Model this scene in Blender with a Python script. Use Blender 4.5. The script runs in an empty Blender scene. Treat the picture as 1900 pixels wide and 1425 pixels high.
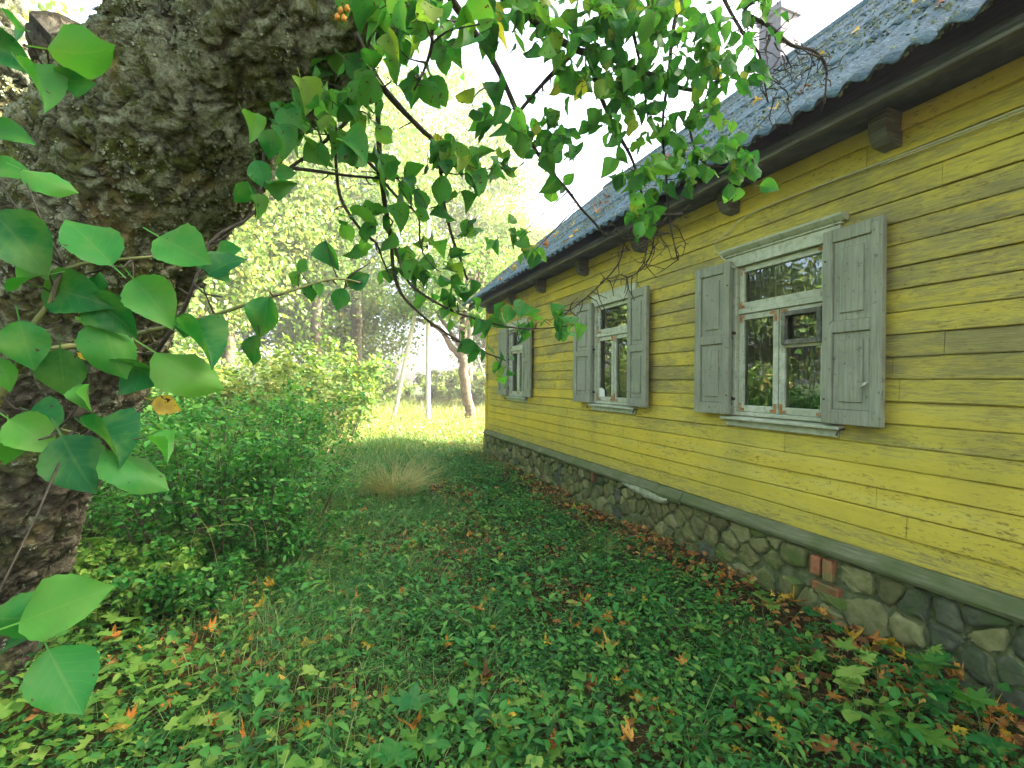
import bpy, math, random
import numpy as np
from mathutils import Vector, Matrix, Quaternion

random.seed(7)
rng = np.random.default_rng(7)
sc = bpy.context.scene
COL = sc.collection
R = math.radians

# ------------------------------------------------------------------ camera, sky, sun, exposure
A = math.atan2(333, 860)                 # camera heading, turned from +Y (along the house wall) towards +X
FPX = 860.0                              # focal length in photograph pixels (1900 wide)
CZ = 1.58                                # eye height
cam_d = bpy.data.cameras.new('camera')
cam_d.sensor_width = 36.0
cam_d.lens = 36.0 * FPX / 1900.0
cam_d.clip_start = 0.02
cam_d.clip_end = 2000
cam = bpy.data.objects.new('camera', cam_d)
COL.objects.link(cam)
cam.location = (0, 0, CZ)
q = Quaternion((0, 0, 1), -A) @ Quaternion((1, 0, 0), R(90 - 0.3)) @ Quaternion((0, 0, 1), R(0.45))
cam.rotation_mode = 'QUATERNION'
cam.rotation_quaternion = q
sc.camera = cam

SUN_AZ, SUN_EL = R(101), R(31)           # azimuth from +Y towards +X
w = bpy.data.worlds.new('World')
sc.world = w
w.use_nodes = True
wn = w.node_tree
sky = wn.nodes.new('ShaderNodeTexSky')
sky.sky_type = 'NISHITA'
sky.sun_disc = False
sky.sun_elevation = SUN_EL
sky.sun_rotation = SUN_AZ
sky.air_density = 0.8
sky.dust_density = 6.0
sky.ozone_density = 0.0
bg = wn.nodes['Background']
bg.inputs['Strength'].default_value = 0.15
wn.links.new(sky.outputs[0], bg.inputs['Color'])

sun_d = bpy.data.lights.new('sun', 'SUN')
sun_d.energy = 5.0
sun_d.angle = R(0.5)
sun_d.color = (1.0, 0.93, 0.80)
sun = bpy.data.objects.new('sun', sun_d)
COL.objects.link(sun)
sv = Vector((math.cos(SUN_EL) * math.sin(SUN_AZ), math.cos(SUN_EL) * math.cos(SUN_AZ), math.sin(SUN_EL)))
sun.rotation_euler = sv.to_track_quat('Z', 'Y').to_euler()
sun.location = (20, -4, 20)

vs = sc.view_settings
vs.view_transform = 'Standard'
vs.look = 'None'
vs.gamma = 1.0
vs.use_curve_mapping = False
vs.exposure = 3.15
sc.cycles.use_denoising = True
sc.cycles.max_bounces = 8
sc.cycles.diffuse_bounces = 4
sc.cycles.glossy_bounces = 3
sc.cycles.transmission_bounces = 6
sc.cycles.transparent_max_bounces = 8
sc.cycles.sample_clamp_indirect = 6.0

FW = Vector((math.sin(A), math.cos(A), 0))
RT = Vector((math.cos(A), -math.sin(A), 0))
UP = Vector((0, 0, 1))


def at(x, y, Z):
    """photograph pixel + depth in metres -> a point of the place"""
    return Vector((0, 0, CZ)) + Z * (FW + (x - 950) / FPX * RT + (708 - y) / FPX * UP)


# ------------------------------------------------------------------ numpy helpers
def _h(ix, iy, iz, seed):
    n = (ix.astype(np.int64) * 374761393 + iy.astype(np.int64) * 668265263 + iz.astype(np.int64) * 2147483647 + seed * 974711) & 0x7fffffff
    n = ((n ^ (n >> 13)) * 1274126177) & 0x7fffffff
    n = ((n ^ (n >> 16)) * 2246822519) & 0x7fffffff
    return (n & 0xffff) / 65535.0


def vnoise(P, seed=0):
    P = np.asarray(P, float)
    i = np.floor(P).astype(np.int64)
    f = P - i
    f = f * f * (3 - 2 * f)
    r = 0
    for dx in (0, 1):
        for dy in (0, 1):
            for dz in (0, 1):
                wt = (f[:, 0] if dx else 1 - f[:, 0]) * (f[:, 1] if dy else 1 - f[:, 1]) * (f[:, 2] if dz else 1 - f[:, 2])
                r = r + wt * _h(i[:, 0] + dx, i[:, 1] + dy, i[:, 2] + dz, seed)
    return r


def fbm(P, oct=4, seed=0):
    P = np.asarray(P, float)
    s, a, t = 0, 1, 0
    for k in range(oct):
        s = s + a * vnoise(P * 2 ** k + 17.3 * k, seed + k)
        t += a
        a *= 0.5
    return s / t


def worley(P, seed=0):
    P = np.asarray(P, float)
    i = np.floor(P).astype(np.int64)
    f1 = np.full(len(P), 9.0)
    f2 = np.full(len(P), 9.0)
    idv = np.zeros(len(P))
    for dx in (-1, 0, 1):
        for dy in (-1, 0, 1):
            for dz in (-1, 0, 1):
                c = i + np.array([dx, dy, dz])
                p = np.stack([c[:, k] + _h(c[:, 0], c[:, 1], c[:, 2], seed + 11 * k) for k in range(3)], 1)
                d = np.linalg.norm(P - p, axis=1)
                near = d < f1
                f2 = np.where(near, f1, np.minimum(f2, d))
                idv = np.where(near, _h(c[:, 0], c[:, 1], c[:, 2], seed + 77), idv)
                f1 = np.where(near, d, f1)
    return f1, f2, idv


def gz(x, y):
    """ground height"""
    x = np.asarray(x, float)
    y = np.asarray(y, float)
    P = np.stack([x.ravel() * 0.9, y.ravel() * 0.9, np.zeros(x.size)], 1)
    P2 = np.stack([x.ravel() * 0.13, y.ravel() * 0.13, np.ones(x.size)], 1)
    n = (fbm(P, 3, 3) - 0.5) * 0.10 + (vnoise(P2, 5) - 0.5) * np.clip((np.hypot(x.ravel(), y.ravel()) - 10) / 30, 0, 1) * 1.2
    return n.reshape(x.shape)


def gz1(x, y):
    return float(gz(np.array([x]), np.array([y]))[0])


def mesh_np(name, V, F, attr=None, smooth=False):
    """V (n,3); F list of (m,k) index arrays; attr (n,3) -> point attribute 'lf'"""
    me = bpy.data.meshes.new(name)
    V = np.asarray(V, np.float32)
    F = [np.asarray(f, np.int32) for f in F if len(f)]
    nl = sum(f.size for f in F)
    npol = sum(len(f) for f in F)
    me.vertices.add(len(V))
    me.vertices.foreach_set('co', V.ravel())
    me.loops.add(nl)
    me.loops.foreach_set('vertex_index', np.concatenate([f.ravel() for f in F]))
    me.polygons.add(npol)
    ls, o = [], 0
    for f in F:
        ls.append(o + np.arange(len(f)) * f.shape[1])
        o += f.size
    me.polygons.foreach_set('loop_start', np.concatenate(ls).astype(np.int32))
    me.polygons.foreach_set('use_smooth', np.full(npol, smooth))
    me.update(calc_edges=True)
    if attr is not None:
        a = me.attributes.new('lf', 'FLOAT_VECTOR', 'POINT')
        a.data.foreach_set('vector', np.asarray(attr, np.float32).ravel())
    return me


def obj(name, me, mat=None, parent=None, loc=None):
    o = bpy.data.objects.new(name, me)
    COL.objects.link(o)
    if mat is not None and me is not None and not me.materials:
        me.materials.append(mat)
    if loc is not None:
        o.location = loc
    if parent is not None:
        o.parent = parent
    return o


def tag(o, label=None, cat=None, group=None, kind=None):
    if label: o['label'] = label
    if cat: o['category'] = cat
    if group: o['group'] = group
    if kind: o['kind'] = kind
    return o


def thing(name, label, cat, loc=(0, 0, 0), group=None):
    return tag(obj(name, None, loc=loc), label, cat, group)


class MB:
    """collects shapes for ONE mesh"""
    def __init__(s):
        s.V, s.F3, s.F4, s.n = [], [], [], 0

    def add(s, V, F):
        V = np.asarray(V, float)
        for f in F:
            f = np.asarray(f)
            if not len(f): continue
            (s.F3 if f.shape[1] == 3 else s.F4).append(f + s.n)
        s.V.append(V)
        s.n += len(V)

    def box(s, x0, x1, y0, y1, z0, z1):
        V = [(x, y, z) for x in (x0, x1) for y in (y0, y1) for z in (z0, z1)]
        s.add(V, [np.array([(0, 1, 3, 2), (4, 6, 7, 5), (0, 4, 5, 1), (2, 3, 7, 6), (0, 2, 6, 4), (1, 5, 7, 3)])])

    def prism(s, poly, y0, y1):
        """poly = (x,z) outline extruded along y"""
        n = len(poly)
        V = [(p[0], y0, p[1]) for p in poly] + [(p[0], y1, p[1]) for p in poly]
        s.add(V, [np.array([(i, (i + 1) % n, n + (i + 1) % n, n + i) for i in range(n)])])
        s.add(V, [np.array([(0, i, i + 1) for i in range(1, n - 1)]), np.array([(n, n + i + 1, n + i) for i in range(1, n - 1)])])

    def tube(s, pts, rad, seg=8, wob=0.0, seed=0):
        V, F = tube(pts, rad, seg, wob, seed)
        s.add(V, F)

    def mesh(s, name, smooth=False, attr=None):
        return mesh_np(name, np.concatenate(s.V), [np.concatenate(s.F3) if s.F3 else [], np.concatenate(s.F4) if s.F4 else []], attr, smooth)


def resample(pts, rad, step):
    P = [np.array(p, float) for p in pts]
    r = list(rad)
    if len(P) == 2:
        P = [P[0], (P[0] + P[1]) / 2, P[1]]
        r = [r[0], (r[0] + r[1]) / 2, r[1]]
    out, ro = [], []
    E = [2 * P[0] - P[1]] + P + [2 * P[-1] - P[-2]]
    for i in range(len(P) - 1):
        a, b, c, d = E[i:i + 4]
        n = max(2, int(np.linalg.norm(c - b) / step))
        for k in range(n):
            t = k / n
            out.append(0.5 * (2 * b + (c - a) * t + (2 * a - 5 * b + 4 * c - d) * t * t + (3 * b - a - 3 * c + d) * t ** 3))
            ro.append(r[i] * (1 - t) + r[i + 1] * t)
    out.append(P[-1])
    ro.append(r[-1])
    return np.array(out), np.array(ro)


def frames(P):
    T = np.gradient(P, axis=0)
    T /= np.linalg.norm(T, axis=1)[:, None] + 1e-9
    N = np.zeros_like(P)
    v = np.array([0.3, 0.9, 0.2])
    v = v - T[0] * v.dot(T[0])
    N[0] = v / np.linalg.norm(v)
    for i in range(1, len(P)):
        v = N[i - 1] - T[i] * N[i - 1].dot(T[i])
        N[i] = v / (np.linalg.norm(v) + 1e-9)
    return T, N, np.cross(T, N)


def tube(pts, rad, seg=8, wob=0.0, seed=0):
    P = np.array([tuple(p) for p in pts], float)
    r = np.broadcast_to(np.asarray(rad, float), (len(P),)).copy()
    if wob:
        jit = np.stack([vnoise(P * 6 + 9.1 * k, seed + k) - 0.5 for k in range(3)], 1) * wob
        jit[0] = 0
        P = P + jit
        r = r * (0.85 + 0.3 * vnoise(P * 25, seed + 5))
    T, N, B = frames(P)
    th = np.linspace(0, 2 * np.pi, seg, endpoint=False)
    V = P[:, None] + r[:, None, None] * (np.cos(th)[None, :, None] * N[:, None] + np.sin(th)[None, :, None] * B[:, None])
    n = len(P)
    i, j = np.meshgrid(np.arange(n - 1), np.arange(seg), indexing='ij')
    a = i * seg + j
    b = i * seg + (j + 1) % seg
    F = np.stack([a, b, b + seg, a + seg], -1).reshape(-1, 4)
    V = V.reshape(-1, 3)
    V = np.concatenate([V, P[:1], P[-1:]])
    k = np.arange(seg)
    c0 = np.stack([np.full(seg, n * seg), (k + 1) % seg, k], 1)
    c1 = np.stack([np.full(seg, n * seg + 1), (n - 1) * seg + k, (n - 1) * seg + (k + 1) % seg], 1)
    return V, [F, np.concatenate([c0, c1])]


# ------------------------------------------------------------------ materials
def linked(m):
    return m.node_tree.nodes, m.node_tree.links


class NT:
    def __init__(s, name):
        s.m = bpy.data.materials.new(name)
        s.m.use_nodes = True
        s.n, s.l = linked(s.m)
        s.bsdf = s.n['Principled BSDF']
        s.out = s.n['Material Output']

    def node(s, t, **kw):
        nd = s.n.new(t)
        for k, v in kw.items(): setattr(nd, k, v)
        return nd

    def put(s, sock, v):
        if v is None: return
        if hasattr(v, 'is_output'): s.l.new(v, sock)
        elif isinstance(v, (tuple, list)) and len(v) == 3 and sock.type == 'RGBA': sock.default_value = (*v, 1)
        else: sock.default_value = v

    def pos(s, scale=(1, 1, 1), obj=False):
        src = s.node('ShaderNodeTexCoord').outputs['Object'] if obj else s.node('ShaderNodeNewGeometry').outputs['Position']
        mp = s.node('ShaderNodeMapping')
        mp.inputs['Scale'].default_value = scale
        s.l.new(src, mp.inputs['Vector'])
        return mp.outputs[0]

    def noise(s, vec, scale=5, detail=4, rough=0.55, dist=0.0):
        nd = s.node('ShaderNodeTexNoise')
        s.l.new(vec, nd.inputs['Vector'])
        nd.inputs['Scale'].default_value = scale
        nd.inputs['Detail'].default_value = detail
        nd.inputs['Roughness'].default_value = rough
        nd.inputs['Distortion'].default_value = dist
        return nd.outputs['Fac']

    def vor(s, vec, scale=5, feature='F1', out='Distance'):
        nd = s.node('ShaderNodeTexVoronoi', feature=feature)
        s.l.new(vec, nd.inputs['Vector'])
        nd.inputs['Scale'].default_value = scale
        return nd.outputs[out]

    def ramp(s, fac, stops):
        nd = s.node('ShaderNodeValToRGB')
        cr = nd.color_ramp
        while len(cr.elements) > 1: cr.elements.remove(cr.elements[-1])
        for i, (p, c) in enumerate(stops):
            if not isinstance(c, (tuple, list)): c = (c, c, c)
            e = cr.elements[0] if i == 0 else cr.elements.new(p)
            e.position = p
            e.color = (*c[:3], 1)
        s.put(nd.inputs[0], fac)
        return nd.outputs[0]

    def mix(s, f, a, b, mode='MIX'):
        nd = s.node('ShaderNodeMix', data_type='RGBA', blend_type=mode)
        s.put(nd.inputs[0], f)
        s.put(nd.inputs[6], a)
        s.put(nd.inputs[7], b)
        return nd.outputs[2]

    def math(s, op, a, b=None, c=None):
        nd = s.node('ShaderNodeMath', operation=op)
        s.put(nd.inputs[0], a)
        s.put(nd.inputs[1], b)
        s.put(nd.inputs[2], c)
        return nd.outputs[0]

    def bump(s, h, strength=0.5, dist=0.01):
        nd = s.node('ShaderNodeBump')
        nd.inputs['Strength'].default_value = strength
        nd.inputs['Distance'].default_value = dist
        s.put(nd.inputs['Height'], h)
        s.l.new(nd.outputs[0], s.bsdf.inputs['Normal'])
        return nd.outputs[0]

    def objrand(s):
        return s.node('ShaderNodeObjectInfo').outputs['Random']

    def set(s, col=None, rough=0.7, spec=0.3, metal=0.0):
        s.put(s.bsdf.inputs['Base Color'], col)
        s.put(s.bsdf.inputs['Roughness'], rough)
        s.put(s.bsdf.inputs['Specular IOR Level'], spec)
        s.put(s.bsdf.inputs['Metallic'], metal)
        return s.m


M = {}


def leafmat(name, stops, trans=0.35, rough=0.5, vein=0.25, spots=0.0, spec=0.3, tcol=(1.15, 1.1, 0.5), blot=(0.16, 0.2, 0.03), blotf=0.9):
    t = NT(name)
    at_ = t.node('ShaderNodeAttribute', attribute_name='lf')
    sep = t.node('ShaderNodeSeparateXYZ')
    t.l.new(at_.outputs['Vector'], sep.inputs[0])
    rnd = t.math('FRACT', t.math('ADD', sep.outputs[2], t.objrand()))
    col = t.ramp(rnd, stops)
    u = t.math('ABSOLUTE', sep.outputs[0])
    if vein:
        mid = t.math('LESS_THAN', u, 0.05)
        vv = t.math('SUBTRACT', t.math('MULTIPLY', sep.outputs[1], 7.0), t.math('MULTIPLY', u, 2.2))
        sv_ = t.math('LESS_THAN', t.math('ABSOLUTE', t.math('SUBTRACT', t.math('FRACT', vv), 0.5)), 0.06)
        vm = t.math('MULTIPLY', t.math('MAXIMUM', mid, t.math('MULTIPLY', sv_, 0.5)), vein)
        col = t.mix(vm, col, t.mix(0.5, col, (0.35, 0.42, 0.12)))
    pv = t.pos((1, 1, 1))
    nz = t.noise(pv, 22, 3)
    col = t.mix(t.math('MAXIMUM', t.math('MULTIPLY', t.math('SUBTRACT', nz, 0.45), blotf), 0.0), col, blot)
    if spots:
        sp = t.math('GREATER_THAN', t.noise(pv, 95, 2), 1.0 - spots)
        col = t.mix(sp, col, (0.05, 0.03, 0.012))
    t.set(col, rough, spec)
    tr = t.node('ShaderNodeBsdfTranslucent')
    tc = t.mix(1.0, col, tcol, 'MULTIPLY')
    t.l.new(tc, tr.inputs[0])
    mx = t.node('ShaderNodeMixShader')
    mx.inputs[0].default_value = trans
    t.l.new(t.bsdf.outputs[0], mx.inputs[1])
    t.l.new(tr.outputs[0], mx.inputs[2])
    t.l.new(mx.outputs[0], t.out.inputs[0])
    M[name] = t.m
    return t.m


leafmat('apple_leaf', [(0, (0.015, 0.115, 0.025)), (0.35, (0.033, 0.18, 0.034)), (0.7, (0.065, 0.25, 0.045)), (0.93, (0.11, 0.30, 0.05)), (1, (0.27, 0.31, 0.05))], 0.52, 0.55, 0.15, 0.33, spec=0.2, tcol=(1.5, 1.4, 0.6))
leafmat('near_leaf', [(0, (0.006, 0.10, 0.022)), (0.4, (0.02, 0.17, 0.028)), (0.8, (0.05, 0.24, 0.034)), (1, (0.10, 0.28, 0.035))], 0.45, 0.5, 0.14, 0.26, spec=0.25, tcol=(1.4, 1.3, 0.6), blot=(0.12, 0.25, 0.05), blotf=2.2)
leafmat('herb_leaf', [(0, (0.007, 0.06, 0.013)), (0.4, (0.02, 0.14, 0.024)), (0.75, (0.045, 0.22, 0.034)), (1, (0.13, 0.31, 0.05))], 0.3, 0.55, 0.2, spec=0.2, tcol=(1.1, 1.1, 0.6))
leafmat('ivy_leaf', [(0, (0.05, 0.17, 0.015)), (0.5, (0.11, 0.26, 0.03)), (1, (0.24, 0.36, 0.06))], 0.3, 0.6, 0.2, spec=0.2)
leafmat('bush_leaf', [(0, (0.01, 0.09, 0.016)), (0.4, (0.03, 0.20, 0.03)), (0.8, (0.075, 0.30, 0.045)), (1, (0.18, 0.38, 0.065))], 0.45, 0.55, 0.2, spec=0.2, tcol=(1.1, 1.1, 0.6))
leafmat('tree_leaf', [(0, (0.06, 0.15, 0.03)), (0.5, (0.12, 0.23, 0.05)), (0.9, (0.20, 0.29, 0.08)), (1, (0.36, 0.30, 0.09))], 0.4, 0.5, 0.0)
leafmat('tree_leaf_yellow', [(0, (0.10, 0.19, 0.045)), (0.5, (0.17, 0.27, 0.075)), (0.9, (0.26, 0.34, 0.11)), (1, (0.42, 0.34, 0.12))], 0.4, 0.5, 0.0)
leafmat('tree_leaf_dark', [(0, (0.02, 0.06, 0.012)), (0.6, (0.04, 0.10, 0.018)), (1, (0.08, 0.14, 0.025))], 0.3, 0.5, 0.0)
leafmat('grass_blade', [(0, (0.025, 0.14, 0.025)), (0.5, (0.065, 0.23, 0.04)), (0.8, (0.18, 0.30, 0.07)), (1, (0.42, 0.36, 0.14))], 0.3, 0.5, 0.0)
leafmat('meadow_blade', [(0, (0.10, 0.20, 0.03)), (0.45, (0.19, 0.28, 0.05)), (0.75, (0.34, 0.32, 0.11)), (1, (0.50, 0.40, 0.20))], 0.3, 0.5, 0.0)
leafmat('dry_blade', [(0, (0.24, 0.23, 0.06)), (0.5, (0.38, 0.34, 0.10)), (1, (0.50, 0.44, 0.17))], 0.25, 0.6, 0.0, tcol=(1, 1, 0.8))
leafmat('fallen_yellow', [(0, (0.62, 0.36, 0.02)), (0.5, (0.70, 0.45, 0.03)), (1, (0.55, 0.42, 0.07))], 0.25, 0.6, 0.25, 0.33, tcol=(1, 1, 0.7), blot=(0.16, 0.07, 0.015), blotf=3.0)
leafmat('fallen_orange', [(0, (0.45, 0.15, 0.015)), (0.5, (0.55, 0.22, 0.02)), (1, (0.60, 0.30, 0.05))], 0.2, 0.65, 0.25, 0.36, tcol=(1, 1, 0.7), blot=(0.16, 0.07, 0.015), blotf=3.0)
leafmat('fallen_brown', [(0, (0.09, 0.035, 0.010)), (0.4, (0.24, 0.09, 0.02)), (0.8, (0.42, 0.17, 0.03)), (1, (0.50, 0.30, 0.08))], 0.12, 0.75, 0.2, 0.3, tcol=(1, 0.95, 0.8), blot=(0.16, 0.07, 0.015), blotf=3.0)


SILL_T0 = CZ - 1.05 + 0.004


def mk_paint():
    t = NT('yellow_paint')
    p1 = t.pos((1, 0.5, 5.5))
    p2 = t.pos((1, 1.1, 10))
    p3 = t.pos((1, 1, 1))
    sepz = t.node('ShaderNodeSeparateXYZ')
    t.l.new(p3, sepz.inputs[0])
    n1 = t.noise(p1, 3.0, 6, 0.62)
    n2 = t.noise(p2, 9.0, 6, 0.7, 0.4)
    n3 = t.noise(t.pos((1, 1, 1)), 0.9, 3)
    base = t.ramp(n1, [(0.25, (0.53, 0.405, 0.04)), (0.5, (0.62, 0.485, 0.058)), (0.75, (0.65, 0.545, 0.11))])
    ochre = t.ramp(t.math('ADD', t.math('DIVIDE', sepz.outputs[1], 14.0), t.math('MULTIPLY', t.noise(t.pos((1, 1, 1)), 0.7, 3), 0.5)), [(0.45, 0), (0.85, 0.75)])  # warmer towards the far end: grading and vignetting put into the paint colour
    base = t.mix(ochre, base, (0.64, 0.45, 0.025))
    base = t.mix(t.math('MULTIPLY', t.objrand(), 0.6), base, (0.49, 0.42, 0.06))
    # boards lose their paint mostly in a belt at and above window height
    zb = t.ramp(t.math('DIVIDE', sepz.outputs[2], 4.0), [(0.13, 0.07), (0.2, 0.0), (0.3, 0.02), (0.42, 0.06), (0.6, 0.10), (0.72, 0.03), (0.8, 0.0)])
    wear_in = t.math('ADD', t.math('ADD', t.math('MULTIPLY', n2, 0.6), t.math('MULTIPLY', n1, 0.3)), t.math('ADD', t.math('MULTIPLY', n3, 0.18), zb))
    crs = t.math('FLOOR', t.math('DIVIDE', t.math('SUBTRACT', sepz.outputs[2], SILL_T0), 0.135))
    cmb = t.node('ShaderNodeCombineXYZ')
    t.put(cmb.inputs[0], t.math('MULTIPLY', crs, 3.71))
    t.put(cmb.inputs[1], t.math('MULTIPLY', sepz.outputs[1], 0.85))
    t.put(cmb.inputs[2], t.math('MULTIPLY', sepz.outputs[2], 1.2))
    brd = t.ramp(t.noise(cmb.outputs[0], 1.0, 3), [(0.50, 0.0), (0.66, 0.16)])
    wear_in = t.math('ADD', wear_in, t.math('MULTIPLY', brd, t.ramp(t.math('DIVIDE', sepz.outputs[2], 4.0), [(0.2, 0.1), (0.38, 0.8), (0.55, 1.4), (0.75, 0.7)])))
    wear_in = t.math('ADD', wear_in, t.math('MULTIPLY', t.math('SUBTRACT', t.objrand(), 0.5), 0.06))
    wear = t.ramp(wear_in, [(0.555, 0), (0.63, 0.42), (0.73, 0.9)])
    fleck = t.ramp(t.noise(t.pos((1, 1.0, 3.5)), 21, 4, 0.7), [(0.56, 0), (0.64, 0.85)])
    fleck = t.math('MULTIPLY', fleck, t.ramp(t.noise(t.pos((1, 0.7, 2.0)), 2.6, 4), [(0.42, 0.05), (0.56, 1)]))
    grey = t.ramp(t.noise(t.pos((1, 0.7, 16)), 14, 4), [(0.3, (0.13, 0.115, 0.045)), (0.7, (0.32, 0.28, 0.11))])
    col = t.mix(wear, base, grey)
    col = t.mix(t.math('MULTIPLY', fleck, 0.85), col, (0.15, 0.10, 0.03))
    stain = t.ramp(t.noise(t.pos((1, 1.6, 0.5)), 1.6, 5), [(0.42, 0), (0.72, 0.7)])
    col = t.mix(stain, col, t.mix(0.5, col, (0.24, 0.22, 0.05)))
    t.set(col, 0.62, 0.25)
    hb = t.math('SUBTRACT', t.math('MULTIPLY', t.noise(t.pos((1, 0.8, 20)), 12, 4), 0.5), t.math('ADD', wear, t.math('MULTIPLY', fleck, 0.7)))
    t.bump(hb, 0.5, 0.004)
    M['paint'] = t.m


def mk_wood(name, c0, c1, c2, scale=(1, 0.8, 14), rough=0.75, bump=0.5, moss=0.0, spots=None):
    t = NT(name)
    n1 = t.noise(t.pos(scale), 6, 5, 0.6)
    n2 = t.noise(t.pos((1, 1, 1)), 3.0, 4)
    col = t.ramp(n1, [(0.3, c0), (0.5, c1), (0.72, c2)])
    col = t.mix(t.ramp(n2, [(0.42, 0), (0.7, 0.55)]), col, c0)
    if moss:
        mm = t.ramp(t.noise(t.pos((1, 1, 1)), 5, 5), [(0.5 - moss * 0.25, 0), (0.72, 0.9)])
        col = t.mix(mm, col, (0.075, 0.11, 0.025))
    if spots:
        mm = t.ramp(t.noise(t.pos((1, 1, 1.0)), 22, 4, 0.7), [(0.6, 0), (0.66, 0.8)])
        col = t.mix(mm, col, spots)
    t.set(col, rough, 0.2)
    t.bump(n1, bump, 0.005)
    M[name] = t.m


def mk_simple(name, c0, c1, nscale=10, rough=0.8, bump=0.4, bdist=0.006, spec=0.25, rand=0.0, c2=None):
    t = NT(name)
    p = t.pos((1, 1, 1))
    n1 = t.noise(p, nscale, 6, 0.62)
    col = t.ramp(n1, [(0.3, c0), (0.7, c1)])
    if c2:
        col = t.mix(t.ramp(t.noise(p, nscale * 0.37, 5), [(0.48, 0), (0.66, 0.9)]), col, c2)
    if rand:
        hs = t.node('ShaderNodeHueSaturation')
        t.put(hs.inputs['Value'], t.math('ADD', 1 - rand, t.math('MULTIPLY', t.objrand(), 2 * rand)))
        t.l.new(col, hs.inputs['Color'])
        col = hs.outputs[0]
    t.set(col, rough, spec)
    t.bump(n1, bump, bdist)
    M[name] = t.m


mk_paint()
mk_wood('sill_wood', (0.10, 0.11, 0.055), (0.17, 0.17, 0.085), (0.27, 0.26, 0.15), moss=0.8)
mk_wood('dark_wood', (0.035, 0.042, 0.05), (0.07, 0.08, 0.09), (0.13, 0.14, 0.15))
mk_wood('eave_wood', (0.06, 0.06, 0.045), (0.11, 0.11, 0.085), (0.19, 0.19, 0.15))
mk_wood('shutter_wood', (0.20, 0.205, 0.135), (0.28, 0.29, 0.195), (0.35, 0.355, 0.25), scale=(1, 14, 0.8), spots=(0.13, 0.13, 0.09))
mk_wood('frame_wood', (0.30, 0.32, 0.20), (0.46, 0.48, 0.33), (0.56, 0.57, 0.42), scale=(1, 3, 3), spots=(0.25, 0.23, 0.15))
mk_wood('vent_wood', (0.07, 0.07, 0.05), (0.13, 0.13, 0.09), (0.25, 0.25, 0.18), scale=(1, 3, 3))
mk_wood('pole_wood', (0.45, 0.41, 0.33), (0.58, 0.54, 0.45), (0.68, 0.64, 0.56), scale=(10, 10, 0.6))
mk_simple('rust', (0.20, 0.075, 0.015), (0.42, 0.20, 0.05), 40, 0.85, 0.5, c2=(0.42, 0.40, 0.28))
mk_simple('iron', (0.03, 0.025, 0.02), (0.07, 0.05, 0.035), 40, 0.7, 0.4)
mk_simple('mortar', (0.07, 0.085, 0.03), (0.21, 0.22, 0.10), 18, 0.9, 1.0, 0.025, c2=(0.06, 0.10, 0.02))
mk_simple('pale_plaster', (0.22, 0.24, 0.13), (0.42, 0.43, 0.28), 12, 0.9, 0.9, 0.02, c2=(0.12, 0.16, 0.05))
mk_simple('field_stone', (0.075, 0.085, 0.025), (0.20, 0.19, 0.07), 14, 0.9, 1.0, 0.018, rand=0.3, c2=(0.075, 0.115, 0.02))
mk_simple('dark_stone', (0.045, 0.055, 0.028), (0.12, 0.125, 0.07), 12, 0.85, 1.0, 0.018, rand=0.25, c2=(0.055, 0.085, 0.022))
mk_simple('pale_stone', (0.14, 0.145, 0.05), (0.26, 0.25, 0.10), 16, 0.85, 0.7, 0.01, rand=0.1)
mk_simple('brick_red', (0.20, 0.075, 0.03), (0.34, 0.14, 0.06), 22, 0.88, 0.9, 0.01, rand=0.3, c2=(0.14, 0.14, 0.04))
mk_simple('chimney_brick', (0.10, 0.10, 0.11), (0.17, 0.16, 0.17), 12, 0.85, 0.5, rand=0.2)
mk_simple('cable', (0.45, 0.44, 0.3), (0.55, 0.53, 0.38), 20, 0.6, 0.1)
mk_simple('interior', (0.08, 0.075, 0.05), (0.13, 0.12, 0.08), 4, 0.9, 0.1)
mk_simple('curtain', (0.18, 0.15, 0.06), (0.28, 0.24, 0.11), 8, 0.9, 0.1)
mk_simple('jar', (0.42, 0.45, 0.36), (0.55, 0.57, 0.47), 8, 0.5, 0.1)
mk_simple('paper', (0.62, 0.62, 0.52), (0.75, 0.74, 0.64), 8, 0.8, 0.1)
mk_simple('moss', (0.035, 0.05, 0.018), (0.10, 0.12, 0.04), 30, 0.95, 0.6)
mk_simple('lichen', (0.16, 0.20, 0.13), (0.34, 0.38, 0.27), 45, 0.9, 0.7, 0.004, c2=(0.28, 0.31, 0.17))
mk_simple('twig_bark', (0.022, 0.02, 0.015), (0.07, 0.06, 0.042), 60, 0.85, 0.5, 0.003)
mk_simple('green_twig', (0.09, 0.12, 0.035), (0.16, 0.17, 0.06), 40, 0.7, 0.3, 0.002)
mk_simple('far_bark', (0.07, 0.05, 0.03), (0.22, 0.16, 0.10), 9, 0.9, 1.0, 0.03)
mk_simple('dim_bark', (0.05, 0.045, 0.03), (0.13, 0.115, 0.08), 9, 0.9, 1.0, 0.03)
mk_simple('bush_stem', (0.07, 0.06, 0.035), (0.15, 0.12, 0.07), 30, 0.85, 0.4)
mk_simple('cut_wood', (0.045, 0.038, 0.024), (0.11, 0.095, 0.065), 18, 0.95, 1.0, 0.02, c2=(0.03, 0.032, 0.022))
mk_simple('fungus', (0.5, 0.2, 0.03), (0.65, 0.32, 0.06), 20, 0.5, 0.1)


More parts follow.
